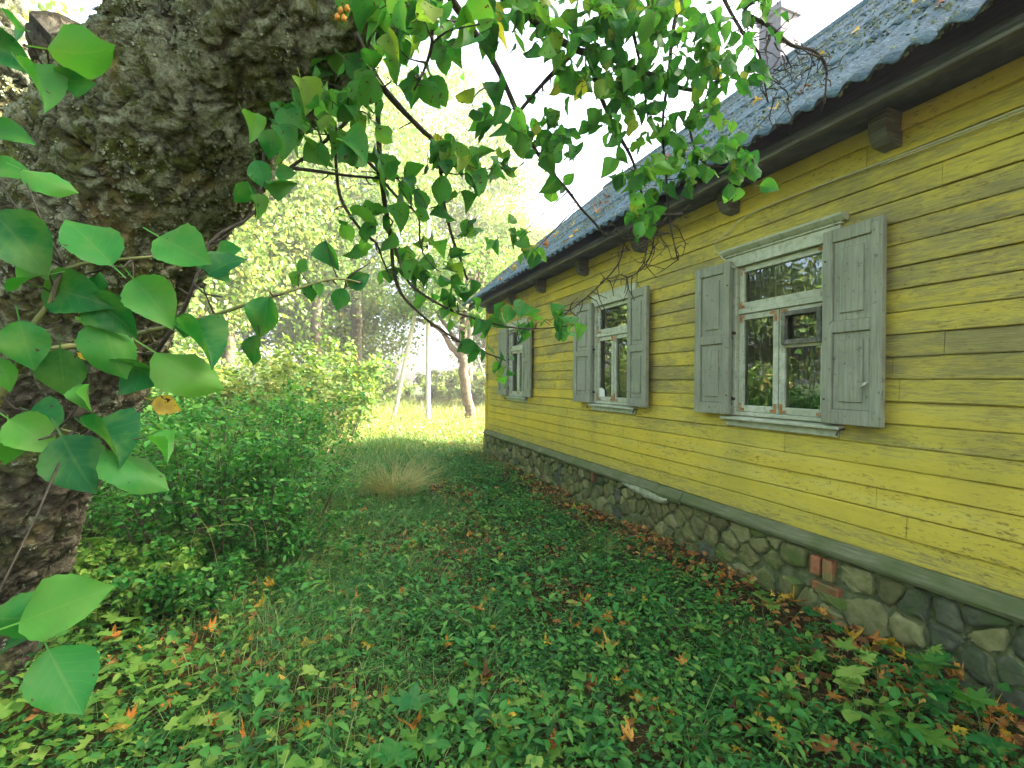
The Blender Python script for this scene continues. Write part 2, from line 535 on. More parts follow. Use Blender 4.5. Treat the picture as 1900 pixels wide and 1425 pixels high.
def mk_roof():
    t = NT('roof_sheet')
    p = t.pos((1, 1, 1))
    n1 = t.noise(p, 9, 6, 0.65)
    n2 = t.noise(t.pos((1, 1, 1)), 28, 5, 0.7)
    col = t.ramp(n1, [(0.3, (0.045, 0.085, 0.095)), (0.6, (0.09, 0.145, 0.16)), (0.8, (0.15, 0.205, 0.21))])  # blue-teal tint puts lens flare and sky reflection into the sheet colour
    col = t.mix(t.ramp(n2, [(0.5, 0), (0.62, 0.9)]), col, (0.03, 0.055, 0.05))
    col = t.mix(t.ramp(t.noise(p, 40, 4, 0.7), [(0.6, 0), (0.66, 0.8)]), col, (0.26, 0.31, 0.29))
    t.set(col, 0.85, 0.2)
    t.bump(t.math('ADD', n1, n2), 0.8, 0.02)
    M['roof_sheet'] = t.m


mk_roof()


def mk_bark():
    t = NT('apple_bark')
    at_ = t.node('ShaderNodeAttribute', attribute_name='lf')
    sep = t.node('ShaderNodeSeparateXYZ')
    t.l.new(at_.outputs['Vector'], sep.inputs[0])     # x plate id, y crack depth, z height
    p = t.pos((1, 1, 1))
    n1 = t.noise(p, 11, 6, 0.68)
    n2 = t.noise(p, 55, 5, 0.7)
    nl = t.noise(p, 3.4, 5)
    col = t.ramp(n1, [(0.3, (0.020, 0.018, 0.012)), (0.5, (0.07, 0.064, 0.042)), (0.7, (0.18, 0.175, 0.12))])
    col = t.mix(t.math('MULTIPLY', sep.outputs[0], 0.35), col, (0.20, 0.18, 0.13))
    col = t.mix(t.ramp(n2, [(0.35, 0.55), (0.55, 0)]), col, (0.035, 0.028, 0.02))
    # olive algae film, moss and crusty lichen
    hz = t.ramp(t.math('DIVIDE', sep.outputs[2], 3.0), [(0.2, -0.10), (0.5, 0.06), (0.75, 0.15)])
    alg = t.ramp(t.math('ADD', nl, hz), [(0.50, 0), (0.68, 0.75)])
    col = t.mix(t.math('MINIMUM', t.math('MULTIPLY', alg, 1.25), 1.0), col, t.ramp(n2, [(0.3, (0.035, 0.055, 0.010)), (0.7, (0.17, 0.20, 0.05))]))
    lm = t.math('ADD', t.math('ADD', t.math('MULTIPLY', t.noise(p, 13, 6, 0.7, 0.6), 0.75), t.math('MULTIPLY', t.noise(p, 4.3, 3), 0.3)), t.math('MULTIPLY', hz, 0.7))
    lich = t.ramp(lm, [(0.59, 0), (0.64, 0.95)])
    lcol = t.ramp(t.noise(p, 80, 4, 0.8), [(0.3, (0.09, 0.105, 0.06)), (0.5, (0.28, 0.31, 0.20)), (0.7, (0.46, 0.49, 0.35))])
    col = t.mix(lich, col, lcol)
    och = t.ramp(t.noise(t.pos((1.3, 1.1, 0.9)), 4.1, 3), [(0.60, 0), (0.72, 0.7)])
    col = t.mix(och, col, (0.26, 0.20, 0.06))
    crack = t.ramp(sep.outputs[1], [(0.0, 0.9), (0.4, 0)])
    col = t.mix(crack, col, (0.03, 0.024, 0.017))
    t.set(col, 0.88, 0.2)
    t.bump(t.math('ADD', t.math('ADD', n2, n1), t.math('MULTIPLY', lich, t.noise(p, 120, 4, 0.8))), 1.0, 0.013)
    M['apple_bark'] = t.m


mk_bark()


def mk_glass():
    t = NT('window_glass')
    fr = t.node('ShaderNodeFresnel')
    fr.inputs['IOR'].default_value = 2.3
    gl = t.node('ShaderNodeBsdfGlossy')
    gl.inputs['Roughness'].default_value = 0.004
    gl.inputs['Color'].default_value = (0.95, 1, 0.95, 1)
    tr = t.node('ShaderNodeBsdfTransparent')
    tr.inputs['Color'].default_value = (0.75, 0.85, 0.78, 1)
    bp = t.node('ShaderNodeBump')
    bp.inputs['Strength'].default_value = 0.10
    bp.inputs['Distance'].default_value = 0.01
    t.l.new(t.noise(t.pos((1, 1, 1)), 5, 2), bp.inputs['Height'])
    t.l.new(bp.outputs[0], gl.inputs['Normal'])
    mx = t.node('ShaderNodeMixShader')
    t.l.new(fr.outputs[0], mx.inputs[0])
    t.l.new(tr.outputs[0], mx.inputs[1])
    t.l.new(gl.outputs[0], mx.inputs[2])
    t.l.new(mx.outputs[0], t.out.inputs[0])
    M['glass'] = t.m


mk_glass()


def mk_ground():
    t = NT('ground_soil')
    p = t.pos((1, 1, 1))
    n1 = t.noise(p, 30, 6, 0.7)
    n2 = t.noise(p, 2.2, 4)
    col = t.ramp(n1, [(0.3, (0.022, 0.015, 0.006)), (0.5, (0.05, 0.032, 0.011)), (0.72, (0.12, 0.072, 0.024))])
    grn = t.ramp(t.noise(p, 14, 5), [(0.3, (0.025, 0.055, 0.010)), (0.7, (0.07, 0.12, 0.025))])
    sep = t.node('ShaderNodeSeparateXYZ')
    t.l.new(p, sep.inputs[0])
    far = t.ramp(t.math('DIVIDE', sep.outputs[1], 40.0), [(0.2, 0.0), (0.3, 0.45)])
    m = t.ramp(t.math('ADD', n2, far), [(0.5, 0), (0.68, 1)])
    col = t.mix(m, col, grn)
    t.set(col, 0.95, 0.1)
    t.bump(n1, 1.0, 0.02)
    M['ground'] = t.m


mk_ground()

# ------------------------------------------------------------------ ground sheet
def build_ground():
    def axis(lo, hi, near, step):
        a = [0.0]
        while a[-1] < hi: a.append(a[-1] + (step if a[-1] < near else step * (1 + (a[-1] - near) * 0.35)))
        b = [0.0]
        while b[-1] > lo: b.append(b[-1] - (step if b[-1] > -near else step * (1 + (-b[-1] - near) * 0.35)))
        return np.array(sorted(set(a + b)))
    xs = axis(-500, 500, 7, 0.09)
    ys = axis(-500, 600, 12, 0.09)
    X, Y = np.meshgrid(xs, ys, indexing='ij')
    Z = gz(X, Y) + (vnoise(np.stack([X.ravel() * 7, Y.ravel() * 7, 0 * X.ravel()], 1), 8).reshape(X.shape) - 0.5) * 0.03 * (np.hypot(X, Y) < 14)
    V = np.stack([X, Y, Z], -1).reshape(-1, 3)
    ny = len(ys)
    i, j = np.meshgrid(np.arange(len(xs) - 1), np.arange(ny - 1), indexing='ij')
    a = (i * ny + j).ravel()
    F = np.stack([a, a + ny, a + ny + 1, a + 1], 1)
    tag(obj('ground', mesh_np('ground', V, [F], smooth=True), M['ground']), kind='structure')


build_ground()

# ------------------------------------------------------------------ house
DW = 3.19                    # wall plane
Y0, Y1 = -3.2, 9.72          # house from behind the camera to the far corner
def rel(z): return CZ + z
SILL_T, SILL_B = rel(-1.05), rel(-1.157)
SOFF = rel(1.63)
WIN = [2.57, 4.80, 7.90]
OH = 0.39
PITCH = math.atan(0.872)
house = thing('wooden_house', 'long yellow clapboard house with grey shutters and mossy corrugated roof', 'house', (DW + 3.1, 3.2, 0))
HL = Vector((DW + 3.1, 3.2, 0))


def part(name, mb, mat, parent=None, smooth=False, bevel=0.0, kind=None, label=None):
    me = mb.mesh(name, smooth) if isinstance(mb, MB) else mb
    par = parent or house
    o = obj(name, me, M[mat] if isinstance(mat, str) else mat, par)
    # children keep world coordinates: undo the parent's offset
    o.matrix_parent_inverse = Matrix.Translation(-world_loc(par))
    if bevel:
        md = o.modifiers.new('edge', 'BEVEL')
        md.width = bevel
        md.segments = 1
        md.limit_method = 'ANGLE'
    if kind: o['kind'] = kind
    if label: o['label'] = label
    return o


def world_loc(o):
    # things sit at their base; parts sit at their thing's origin unless moved
    v = Vector(o.location)
    while o.parent:
        v = v + Vector(o.parent.location) + o.matrix_parent_inverse.to_translation()
        o = o.parent
    return v


# -- wall shell with window openings (behind the planks), gables, floor, ceiling
def build_wall():
    mb = MB()
    x0, x1 = DW, DW + 0.12
    zt, zb = SOFF + 0.1, SILL_B
    wb, wt = rel(-0.27), rel(0.97)
    ys = Y0
    for c in WIN:
        mb.box(x0, x1, ys, c - 0.40, zb, zt)
        mb.box(x0, x1, c - 0.40, c + 0.40, zb, wb)
        mb.box(x0, x1, c - 0.40, c + 0.40, wt, zt)
        ys = c + 0.40
    mb.box(x0, x1, ys, Y1, zb, zt)
    XE = DW + 6.2
    mb.box(XE - 0.12, XE, Y0, Y1, zb, zt)
    mb.box(x1, XE - 0.12, Y0, Y0 + 0.12, zb, zt)
    mb.box(x1, XE - 0.12, Y1 - 0.12, Y1, zb, zt)
    for y in (Y0 + 0.02, Y1 - 0.10):
        mb.prism([(DW + 0.1, zt), (XE - 0.1, zt), (DW + 3.1, zt + 2.65)], y, y + 0.08)
    wall = part('wall', mb, 'paint')
    mb = MB()
    mb.box(x1 + 0.002, XE - 0.13, Y0 + 0.13, Y1 - 0.13, SILL_T - 0.05, SILL_T)
    mb.box(x1 + 0.002, XE - 0.13, Y0 + 0.13, Y1 - 0.13, SOFF + 0.02, SOFF + 0.06)
    mb.box(x1 + 1.9, x1 + 1.98, Y0 + 0.14, Y1 - 0.14, SILL_T + 0.002, SOFF + 0.018)
    part('interior_partition', mb, 'interior')
    # clapboards
    bh = 0.135
    k = 0
    z = SILL_T + 0.004
    rnd = random.Random(5)
    while z < SOFF - 0.02:
        zt_ = min(z + bh - 0.005, SOFF - 0.004)
        iv = [(Y0, Y1 - 0.06)]
        for c in WIN:
            if z < rel(1.07) and zt_ > rel(-0.30):
                new = []
                for a, b in iv:
                    if a < c - 0.472 and b > c + 0.472: new += [(a, c - 0.472), (c + 0.472, b)]
                    else: new.append((a, b))
                iv = new
        js = []
        y = Y0 + rnd.uniform(0.6, 3.5)
        while y < Y1 - 0.8:
            js.append(y)
            y += rnd.uniform(2.4, 4.6)
        for a, b in iv:
            cuts = [a] + [j for j in js if a + 0.3 < j < b - 0.3] + [b]
            for u, v in zip(cuts[:-1], cuts[1:]):
                dz = rnd.uniform(-0.001, 0.001)
                dx = rnd.uniform(-0.002, 0.002)
                m = MB()
                f = DW - 0.024 + dx
                n = 8
                ys_ = np.linspace(u + 0.0015, v - 0.0015, n)
                prof = [(DW - 0.001, z + dz), (f - 0.004, z + dz), (f - 0.006, z + 0.006 + dz), (f + 0.002, zt_ - 0.008), (f + 0.007, zt_), (DW - 0.001, zt_)]
                Vv = []
                for yy in ys_:
                    wv = 0.0035 * math.sin(yy * 1.7 + k * 2.1) + 0.002 * math.sin(yy * 5.1 + k)
                    for (px, pz) in prof:
                        Vv.append((px + (wv if px < DW - 0.01 else 0), yy, pz + 0.0015 * math.sin(yy * 2.3 + k * 1.3)))
                p = len(prof)
                Fq = [(i * p + j, i * p + (j + 1) % p, (i + 1) * p + (j + 1) % p, (i + 1) * p + j) for i in range(n - 1) for j in range(p)]
                m.add(Vv, [np.array(Fq), np.array([(0, j, j + 1) for j in range(1, p - 1)]), np.array([((n - 1) * p, (n - 1) * p + j + 1, (n - 1) * p + j) for j in range(1, p - 1)])])
                part('plank', m, 'paint', wall)
        z += bh
        k += 1
    m = MB()
    m.box(DW - 0.045, DW + 0.06, Y1 - 0.055, Y1 + 0.045, SILL_T + 0.003, SOFF)
    part('corner_board', m, 'paint', bevel=0.004)
    # sloping sill beam in lengths
    ys_ = [Y0, -0.4, 3.55, 3.9, 6.4, Y1 + 0.05]
    for i in range(5):
        u, v = ys_[i] + 0.004, ys_[i + 1] - 0.004
        m = MB()
        o = (0.0, 0.0, 0.012, 0.004, 0.0)[i]
        m.prism([(DW + 0.04, SILL_B + 0.002), (DW - 0.075 - o, SILL_B + 0.002 - o), (DW - 0.085 - o, SILL_B + 0.035), (DW - 0.034, SILL_T), (DW + 0.04, SILL_T)], u, v)
        part('sill_beam', m, 'sill_wood', bevel=0.006)


build_wall()


# -- field stone foundation
def clip_poly(poly, px, py, nx, ny):
    out = []
    for i in range(len(poly)):
        a, b = poly[i], poly[(i + 1) % len(poly)]
        da = (a[0] - px) * nx + (a[1] - py) * ny
        db = (b[0] - px) * nx + (b[1] - py) * ny
        if da <= 0: out.append(a)
        if (da < 0) != (db < 0) and abs(da - db) > 1e-9:
            t = da / (da - db)
            out.append((a[0] + (b[0] - a[0]) * t, a[1] + (b[1] - a[1]) * t))
    return out


def build_foundation():
    FX = DW - 0.03
    mb = MB()
    zb = -0.35
    n = 130
    ys = np.linspace(Y0, Y1 + 0.02, n)
    zs = np.linspace(zb, SILL_B, 12)
    YY, ZZ = np.meshgrid(ys, zs, indexing='ij')
    XX = FX + 0.015 - (fbm(np.stack([YY.ravel() * 5, ZZ.ravel() * 5, 0 * YY.ravel()], 1), 4, 9).reshape(YY.shape) - 0.5) * 0.07 - 0.10 * np.clip((0.2 - ZZ) / 0.5, 0, 1)
    V = np.stack([XX, YY, ZZ], -1).reshape(-1, 3)
    i, j = np.meshgrid(np.arange(n - 1), np.arange(11), indexing='ij')
    a = (i * 12 + j).ravel()
    mb.add(V, [np.stack([a, a + 1, a + 13, a + 12], 1)])
    mb.box(DW + 0.05, DW + 6.2, Y0 + 0.01, Y1, zb, SILL_B - 0.005)
    mb.box(FX - 0.02, DW + 0.06, Y1 - 0.1, Y1 + 0.03, zb, SILL_B - 0.003)
    fnd = part('foundation', mb, 'mortar', smooth=False)
    rnd = random.Random(21)
    # special stones (y, z, size) first, then filler seeds
    seeds = [(1.90, 0.11, 'pale')]
    tries = 0
    bricks = [(2.15, 0.31), (2.235, 0.31), (5.20, 0.35)]
    while tries < 6000 and len(seeds) < 230:
        tries += 1
        y, z = rnd.uniform(-1.6, Y1), rnd.uniform(-0.05, SILL_B + 0.02)
        dmin = rnd.choice((0.08, 0.10, 0.13, 0.17, 0.24))
        if all(math.hypot(y - s[0], (z - s[1]) * 1.15) > (dmin if s[2] != 'pale' else 0.20) for s in seeds):
            if 1.98 < y < 2.36 and z > 0.16: continue
            if 5.10 < y < 5.30 and z > 0.2: continue
            seeds.append((y, z, ''))
    pts = [(s[0], s[1]) for s in seeds]
    for idx, (y, z, kind) in enumerate(seeds):
        poly = [(y - .22, z - .2), (y + .22, z - .2), (y + .22, z + .2), (y - .22, z + .2)]
        for k2, (py, pz) in enumerate(pts):
            if k2 == idx: continue
            d = math.hypot(py - y, pz - z)
            if d > 0.7: continue
            poly = clip_poly(poly, (y + py) / 2, (z + pz) / 2, (py - y) / d, (pz - z) / d)
            if len(poly) < 3: break
        poly = clip_poly(poly, 0, SILL_B - 0.008, 0, 1)
        for by, bz in bricks:
            if abs(by - y) < 0.30 and len(poly) >= 3:
                s_ = 1 if by < y else -1
                poly = clip_poly(poly, by + s_ * 0.06, 0, -s_, 0) if z > 0.18 else clip_poly(poly, 0, 0.17, 0, 1)
        if len(poly) < 3: continue
        c = np.mean(poly, 0)
        P = np.array(poly)
        if max(np.ptp(P[:, 0]), np.ptp(P[:, 1])) < 0.05: continue
        if kind:
            P = np.array([(1.90 + 0.165 * math.cos(2 * math.pi * i / 9) * (1 + 0.12 * math.sin(i * 2.3)), 0.10 + 0.155 * math.sin(2 * math.pi * i / 9)) for i in range(9)])
            c = P.mean(0)
        # subdivide the outline, round it
        Q = []
        for i in range(len(P)):
            a, b = P[i], P[(i + 1) % len(P)]
            Q += [a * 0.85 + b * 0.15, a * 0.5 + b * 0.5, a * 0.15 + b * 0.85]
        Q = np.array(Q)
        Q = c + (Q - c) * (rnd.uniform(0.72, 0.88) + 0.12 * np.array([rnd.random() for _ in range(len(Q))]))[:, None]
        h = rnd.uniform(0.004, 0.034) * (1.8 if kind else 1)
        n = len(Q)
        x0 = FX + 0.03 - 0.10 * max(0, (0.2 - c[1]) / 0.5)
        V = []
        for sc_, dx in ((1.0, 0.0), (0.96, 0.03 + h * 0.75), (0.68, 0.03 + h), (0.3, 0.03 + h * 1.12)):
            for qy, qz in Q:
                yy, zz = c[0] + (qy - c[0]) * sc_, c[1] + (qz - c[1]) * sc_
                V.append((x0 - dx - rnd.uniform(-0.008, 0.008) * (0.15 + 0.85 * sc_ ** 2) * (0.4 if kind else 1), yy + rnd.uniform(-0.009, 0.009) * sc_ ** 2, zz + rnd.uniform(-0.009, 0.009) * sc_ ** 2))
        V.append((x0 - 0.03 - h * 1.1, c[0], c[1]))
        Fq = [(r * n + i, r * n + (i + 1) % n, (r + 1) * n + (i + 1) % n, (r + 1) * n + i) for r in range(3) for i in range(n)]
        F3 = [(3 * n + i, 3 * n + (i + 1) % n, 4 * n) for i in range(n)]
        m = MB()
        m.add(V, [np.array(Fq), np.array(F3)])
        dark = (y < 1.75 and rnd.random() < 0.85) or (rnd.random() < 0.10)
        part('stone', m, 'pale_stone' if kind or rnd.random() < 0.12 else ('dark_stone' if dark else 'field_stone'), fnd, smooth=rnd.random() < 0.5)
    for by, bz in bricks:
        m = MB()
        m.box(FX - 0.03 - rnd.uniform(0, 0.015), FX + 0.05, by - 0.033, by + 0.033, bz - (0.05 if by < 4 else 0.04) - rnd.uniform(0, 0.02), bz + 0.075)
        part('brick', m, 'brick_red', fnd, bevel=0.008)
    m = MB()
    m.box(FX - 0.035, FX + 0.05, 2.07, 2.26, 0.155, 0.215)
    part('brick', m, 'brick_red', fnd, bevel=0.01)
    # ragged patch of pale plaster under the sill
    n = 26
    pv = []
    top, bot = [], []
    for i in range(n):
        t = i / (n - 1)
        y = 3.72 + 0.78 * t
        top.append((y, SILL_B + 0.045 * math.sin(3.1 * t) + rnd.uniform(0, 0.02)))
        bot.append((y, SILL_B - 0.02 - 0.11 * (0.35 + 0.65 * (1 - t)) * math.sin(math.pi * min(1, t * 1.05)) ** 0.6 + rnd.uniform(-0.012, 0.012)))
    V = []
    for i in range(n):
        for k3 in range(5):
            f = k3 / 4
            y = top[i][0]
            z = top[i][1] * (1 - f) + bot[i][1] * f
            V.append((DW - 0.085 - 0.012 * math.sin(math.pi * f) + rnd.uniform(-0.006, 0.006) + (0.09 if k3 in (0, 4) else 0), y, z))
    Fq = [(i * 5 + k3, (i + 1) * 5 + k3, (i + 1) * 5 + k3 + 1, i * 5 + k3 + 1) for i in range(n - 1) for k3 in range(4)]
    m = MB()
    m.add(V, [np.array(Fq)])
    part('plaster_patch', m, 'pale_plaster', fnd, smooth=True)


build_foundation()


# -- windows and shutters
def build_window(idx, c):
    wb, wt = rel(-0.265), rel(0.97)
    m = MB()
    for s in (-1, 1):
        a, b = sorted((c + s * 0.468, c + s * 0.375))
        m.box(DW - 0.042, DW + 0.10, a, b, wb, wt - 0.001)
    m.box(DW - 0.030, DW + 0.095, c - 0.375, c + 0.375, wb, wb + 0.03)
    win = part('window', m, 'frame_wood', bevel=0.003)
    m = MB()
    m.box(DW - 0.048, DW + 0.09, c - 0.475, c + 0.475, wt, wt + (0.095 if idx == 0 else 0.15))
    if idx == 0:
        m.box(DW - 0.060, DW + 0.02, c - 0.49, c + 0.49, wt + 0.096, wt + 0.112)
        m.prism([(DW, wt + 0.113), (DW - 0.065, wt + 0.113), (DW - 0.098, wt + 0.142), (DW - 0.10, wt + 0.158), (DW, wt + 0.175)], c - 0.515, c + 0.515)
    part('window_header', m, 'frame_wood', win, bevel=0.003)
    m = MB()
    m.prism([(DW + 0.05, wb - 0.038), (DW - 0.085, wb - 0.038), (DW - 0.085, wb - 0.016), (DW + 0.05, wb - 0.001)], c - 0.50, c + 0.50)
    m.box(DW - 0.045, DW + 0.02, c - 0.47, c + 0.47, wb - 0.092, wb - 0.039)
    part('window_sill', m, 'frame_wood', win, bevel=0.003)
    tz = rel(0.575)
    m = MB()
    m.box(DW - 0.026, DW + 0.06, c - 0.374, c + 0.374, tz, tz + 0.04)
    part('transom', m, 'frame_wood', win, bevel=0.003)
    X0, X1 = DW - 0.012, DW + 0.028

    def sash(y0, y1, z0, z1, st, name='sash', mat='frame_wood', x0=X0, x1=X1, bar=None):
        m = MB()
        m.box(x0, x1, y0, y0 + st, z0, z1)
        m.box(x0, x1, y1 - st, y1, z0, z1)
        m.box(x0 + 0.001, x1 - 0.001, y0 + st, y1 - st, z0, z0 + st * 1.15)
        m.box(x0 + 0.001, x1 - 0.001, y0 + st, y1 - st, z1 - st, z1)
        if bar: m.box(x0 + 0.001, x1 - 0.001, y0 + st, y1 - st, bar - 0.014, bar + 0.014)
        part(name, m, mat, win, bevel=0.003)

    def pane(y0, y1, z0, z1):
        m = MB()
        x = DW + 0.010
        m.add([(x, y0, z0), (x, y1, z0), (x, y1, z1), (x, y0, z1)], [np.array([(0, 3, 2, 1)])])
        part('pane', m, 'glass', win)
    z0, z1 = wb + 0.032, tz - 0.004
    sash(c + 0.004, c + 0.372, z0, z1, 0.046)
    sash(c - 0.372, c - 0.004, z0, z1, 0.046, bar=rel(0.285) if idx == 0 else None)
    sash(c - 0.372, c + 0.372, tz + 0.042, wt - 0.004, 0.046)
    pane(c + 0.045, c + 0.33, z0 + 0.045, z1 - 0.04)
    pane(c - 0.33, c - 0.045, z0 + 0.045, rel(0.285) - 0.01 if idx == 0 else z1 - 0.04)
    pane(c - 0.33, c + 0.33, tz + 0.085, wt - 0.045)
    if idx == 0:
        sash(c - 0.345, c - 0.035, rel(0.292), z1 - 0.03, 0.034, 'vent_sash', 'vent_wood', DW - 0.038, DW - 0.014)
        pane(c - 0.33, c - 0.045, rel(0.31), z1 - 0.05)
    # rusty corner plates and hinges
    hs = []
    for (ya, yb) in ((c + 0.006, c + 0.37), (c - 0.37, c - 0.006)):
        for za, sgn in ((z0 + 0.003, 1), (z1 - 0.003, -1)):
            hs += [(ya + 0.003, 1, za, sgn), (yb - 0.003, -1, za, sgn)]
    for ya, s1 in ((c - 0.369, 1), (c + 0.369, -1)):
        hs += [(ya, s1, tz + 0.045, 1), (ya, s1, wt - 0.007, -1)]
    for (y, s1, z, s2) in hs:
        m = MB()
        L = random.uniform(0.06, 0.10)
        x0 = X0 - 0.0045
        m.box(x0, X0 + 0.004, *sorted((y + s1 * 0.006, y + s1 * 0.028)), *sorted((z + s2 * 0.004, z + s2 * L)))
        m.box(x0 + 0.0008, X0 + 0.0035, *sorted((y + s1 * 0.029, y + s1 * L * 0.8)), *sorted((z + s2 * 0.006, z + s2 * 0.027)))
        part('corner_plate', m, 'rust', win)
    for z in (rel(0.42), rel(-0.13)):
        m = MB()
        m.box(DW - 0.05, DW - 0.043, c + 0.375, c + 0.412, z - 0.012, z + 0.012)
        m.tube([(DW - 0.055, c + 0.395, z - 0.05), (DW - 0.075, c + 0.40, z - 0.02), (DW - 0.058, c + 0.395, z + 0.02)], 0.006, 6)
        part('hook', m, 'iron', win)

    # shutters
    for s in (-1, 1):
        W, zb, zt = 0.375, rel(-0.262), rel(1.022)
        hy = c + s * 0.395
        ang = {(0, -1): 1.5, (0, 1): 3.0, (1, -1): 4, (1, 1): 8, (2, -1): 3, (2, 1): 6}[(idx, s)]
        ca, sa = math.cos(R(ang)), math.sin(R(ang))

        def tf(V):
            V = np.array(V, float)     # local: x depth (0..-t), y from hinge outward 0..W
            d, o = V[:, 0].copy(), V[:, 1].copy()
            V[:, 0] = DW - 0.058 + d * ca - o * sa
            V[:, 1] = hy + s * (o * ca + d * sa * 0.3)
            return V

        def bld(boxes, name, par=None, mat='shutter_wood', bev=0.003):
            m = MB()
            for b in boxes:
                m.box(*b)
            m.V = [tf(v) for v in m.V]
            if s < 0:
                m.F4 = [f[:, ::-1] for f in m.F4]
            return part(name, m, mat, par, bevel=bev)
        t0, t1 = -0.042, 0.0
        st = 0.068
        sh = bld([(t0, t1, 0, st, zb, zt), (t0, t1, W - st, W, zb, zt),
                  (t0 + .001, t1 - .001, st, W - st, zt - 0.085, zt), (t0 + .001, t1 - .001, st, W - st, zb, zb + 0.095),
                  (t0 + .001, t1 - .001, st, W - st, zb + 0.60, zb + 0.675)], 'shutter')
        for za, zc in ((zb + 0.096, zb + 0.599), (zb + 0.676, zt - 0.086)):
            bld([(-0.026, -0.012, st + .001, W - st - .001, za, zc), (-0.036, -0.0265, st + 0.045, W - st - 0.045, za + 0.05, zc - 0.05)], 'panel', sh, bev=0.004)
        for z in (zb + 0.16, zt - 0.20):
            bld([(t0 - 0.004, t0 + 0.002, 0.014, 0.026, z - 0.006, z + 0.006)], 'bolt', sh, 'iron', 0)
        if idx == 0 and s < 0:
            m = MB()
            m.tube([tuple(tf([(-0.036, 0.29, rel(0.01))])[0]), tuple(tf([(-0.055, 0.285, rel(0.0))])[0]), tuple(tf([(-0.06, 0.265, rel(-0.02))])[0])], [0.009, 0.009, 0.006], 8)
            part('knob', m, 'frame_wood', sh, smooth=True)
    if idx == 1:
        m = MB()
        x = DW - 0.003
        m.add([(x, c + 0.20, z0 + 0.05), (x, c + 0.345, z0 + 0.045), (x - .004, c + 0.34, z0 + 0.15), (x - .006, c + 0.27, z0 + 0.165), (x, c + 0.21, z0 + 0.14)], [np.array([(0, 2, 1), (0, 3, 2), (0, 4, 3)])])
        part('paper_scrap', m, 'paper', win)
    # catch hanging below the shutter hinge
    m = MB()
    for s in ((-1, 1) if idx else (-1,)):
        y = c + s * 0.50
        m.tube([(DW - 0.01, y, wb - 0.03), (DW - 0.07, y, wb - 0.035), (DW - 0.085, y + 0.01, wb - 0.075)], 0.007, 6)
    part('shutter_catch', m, 'iron', win)


for i, c in enumerate(WIN): build_window(i, c)


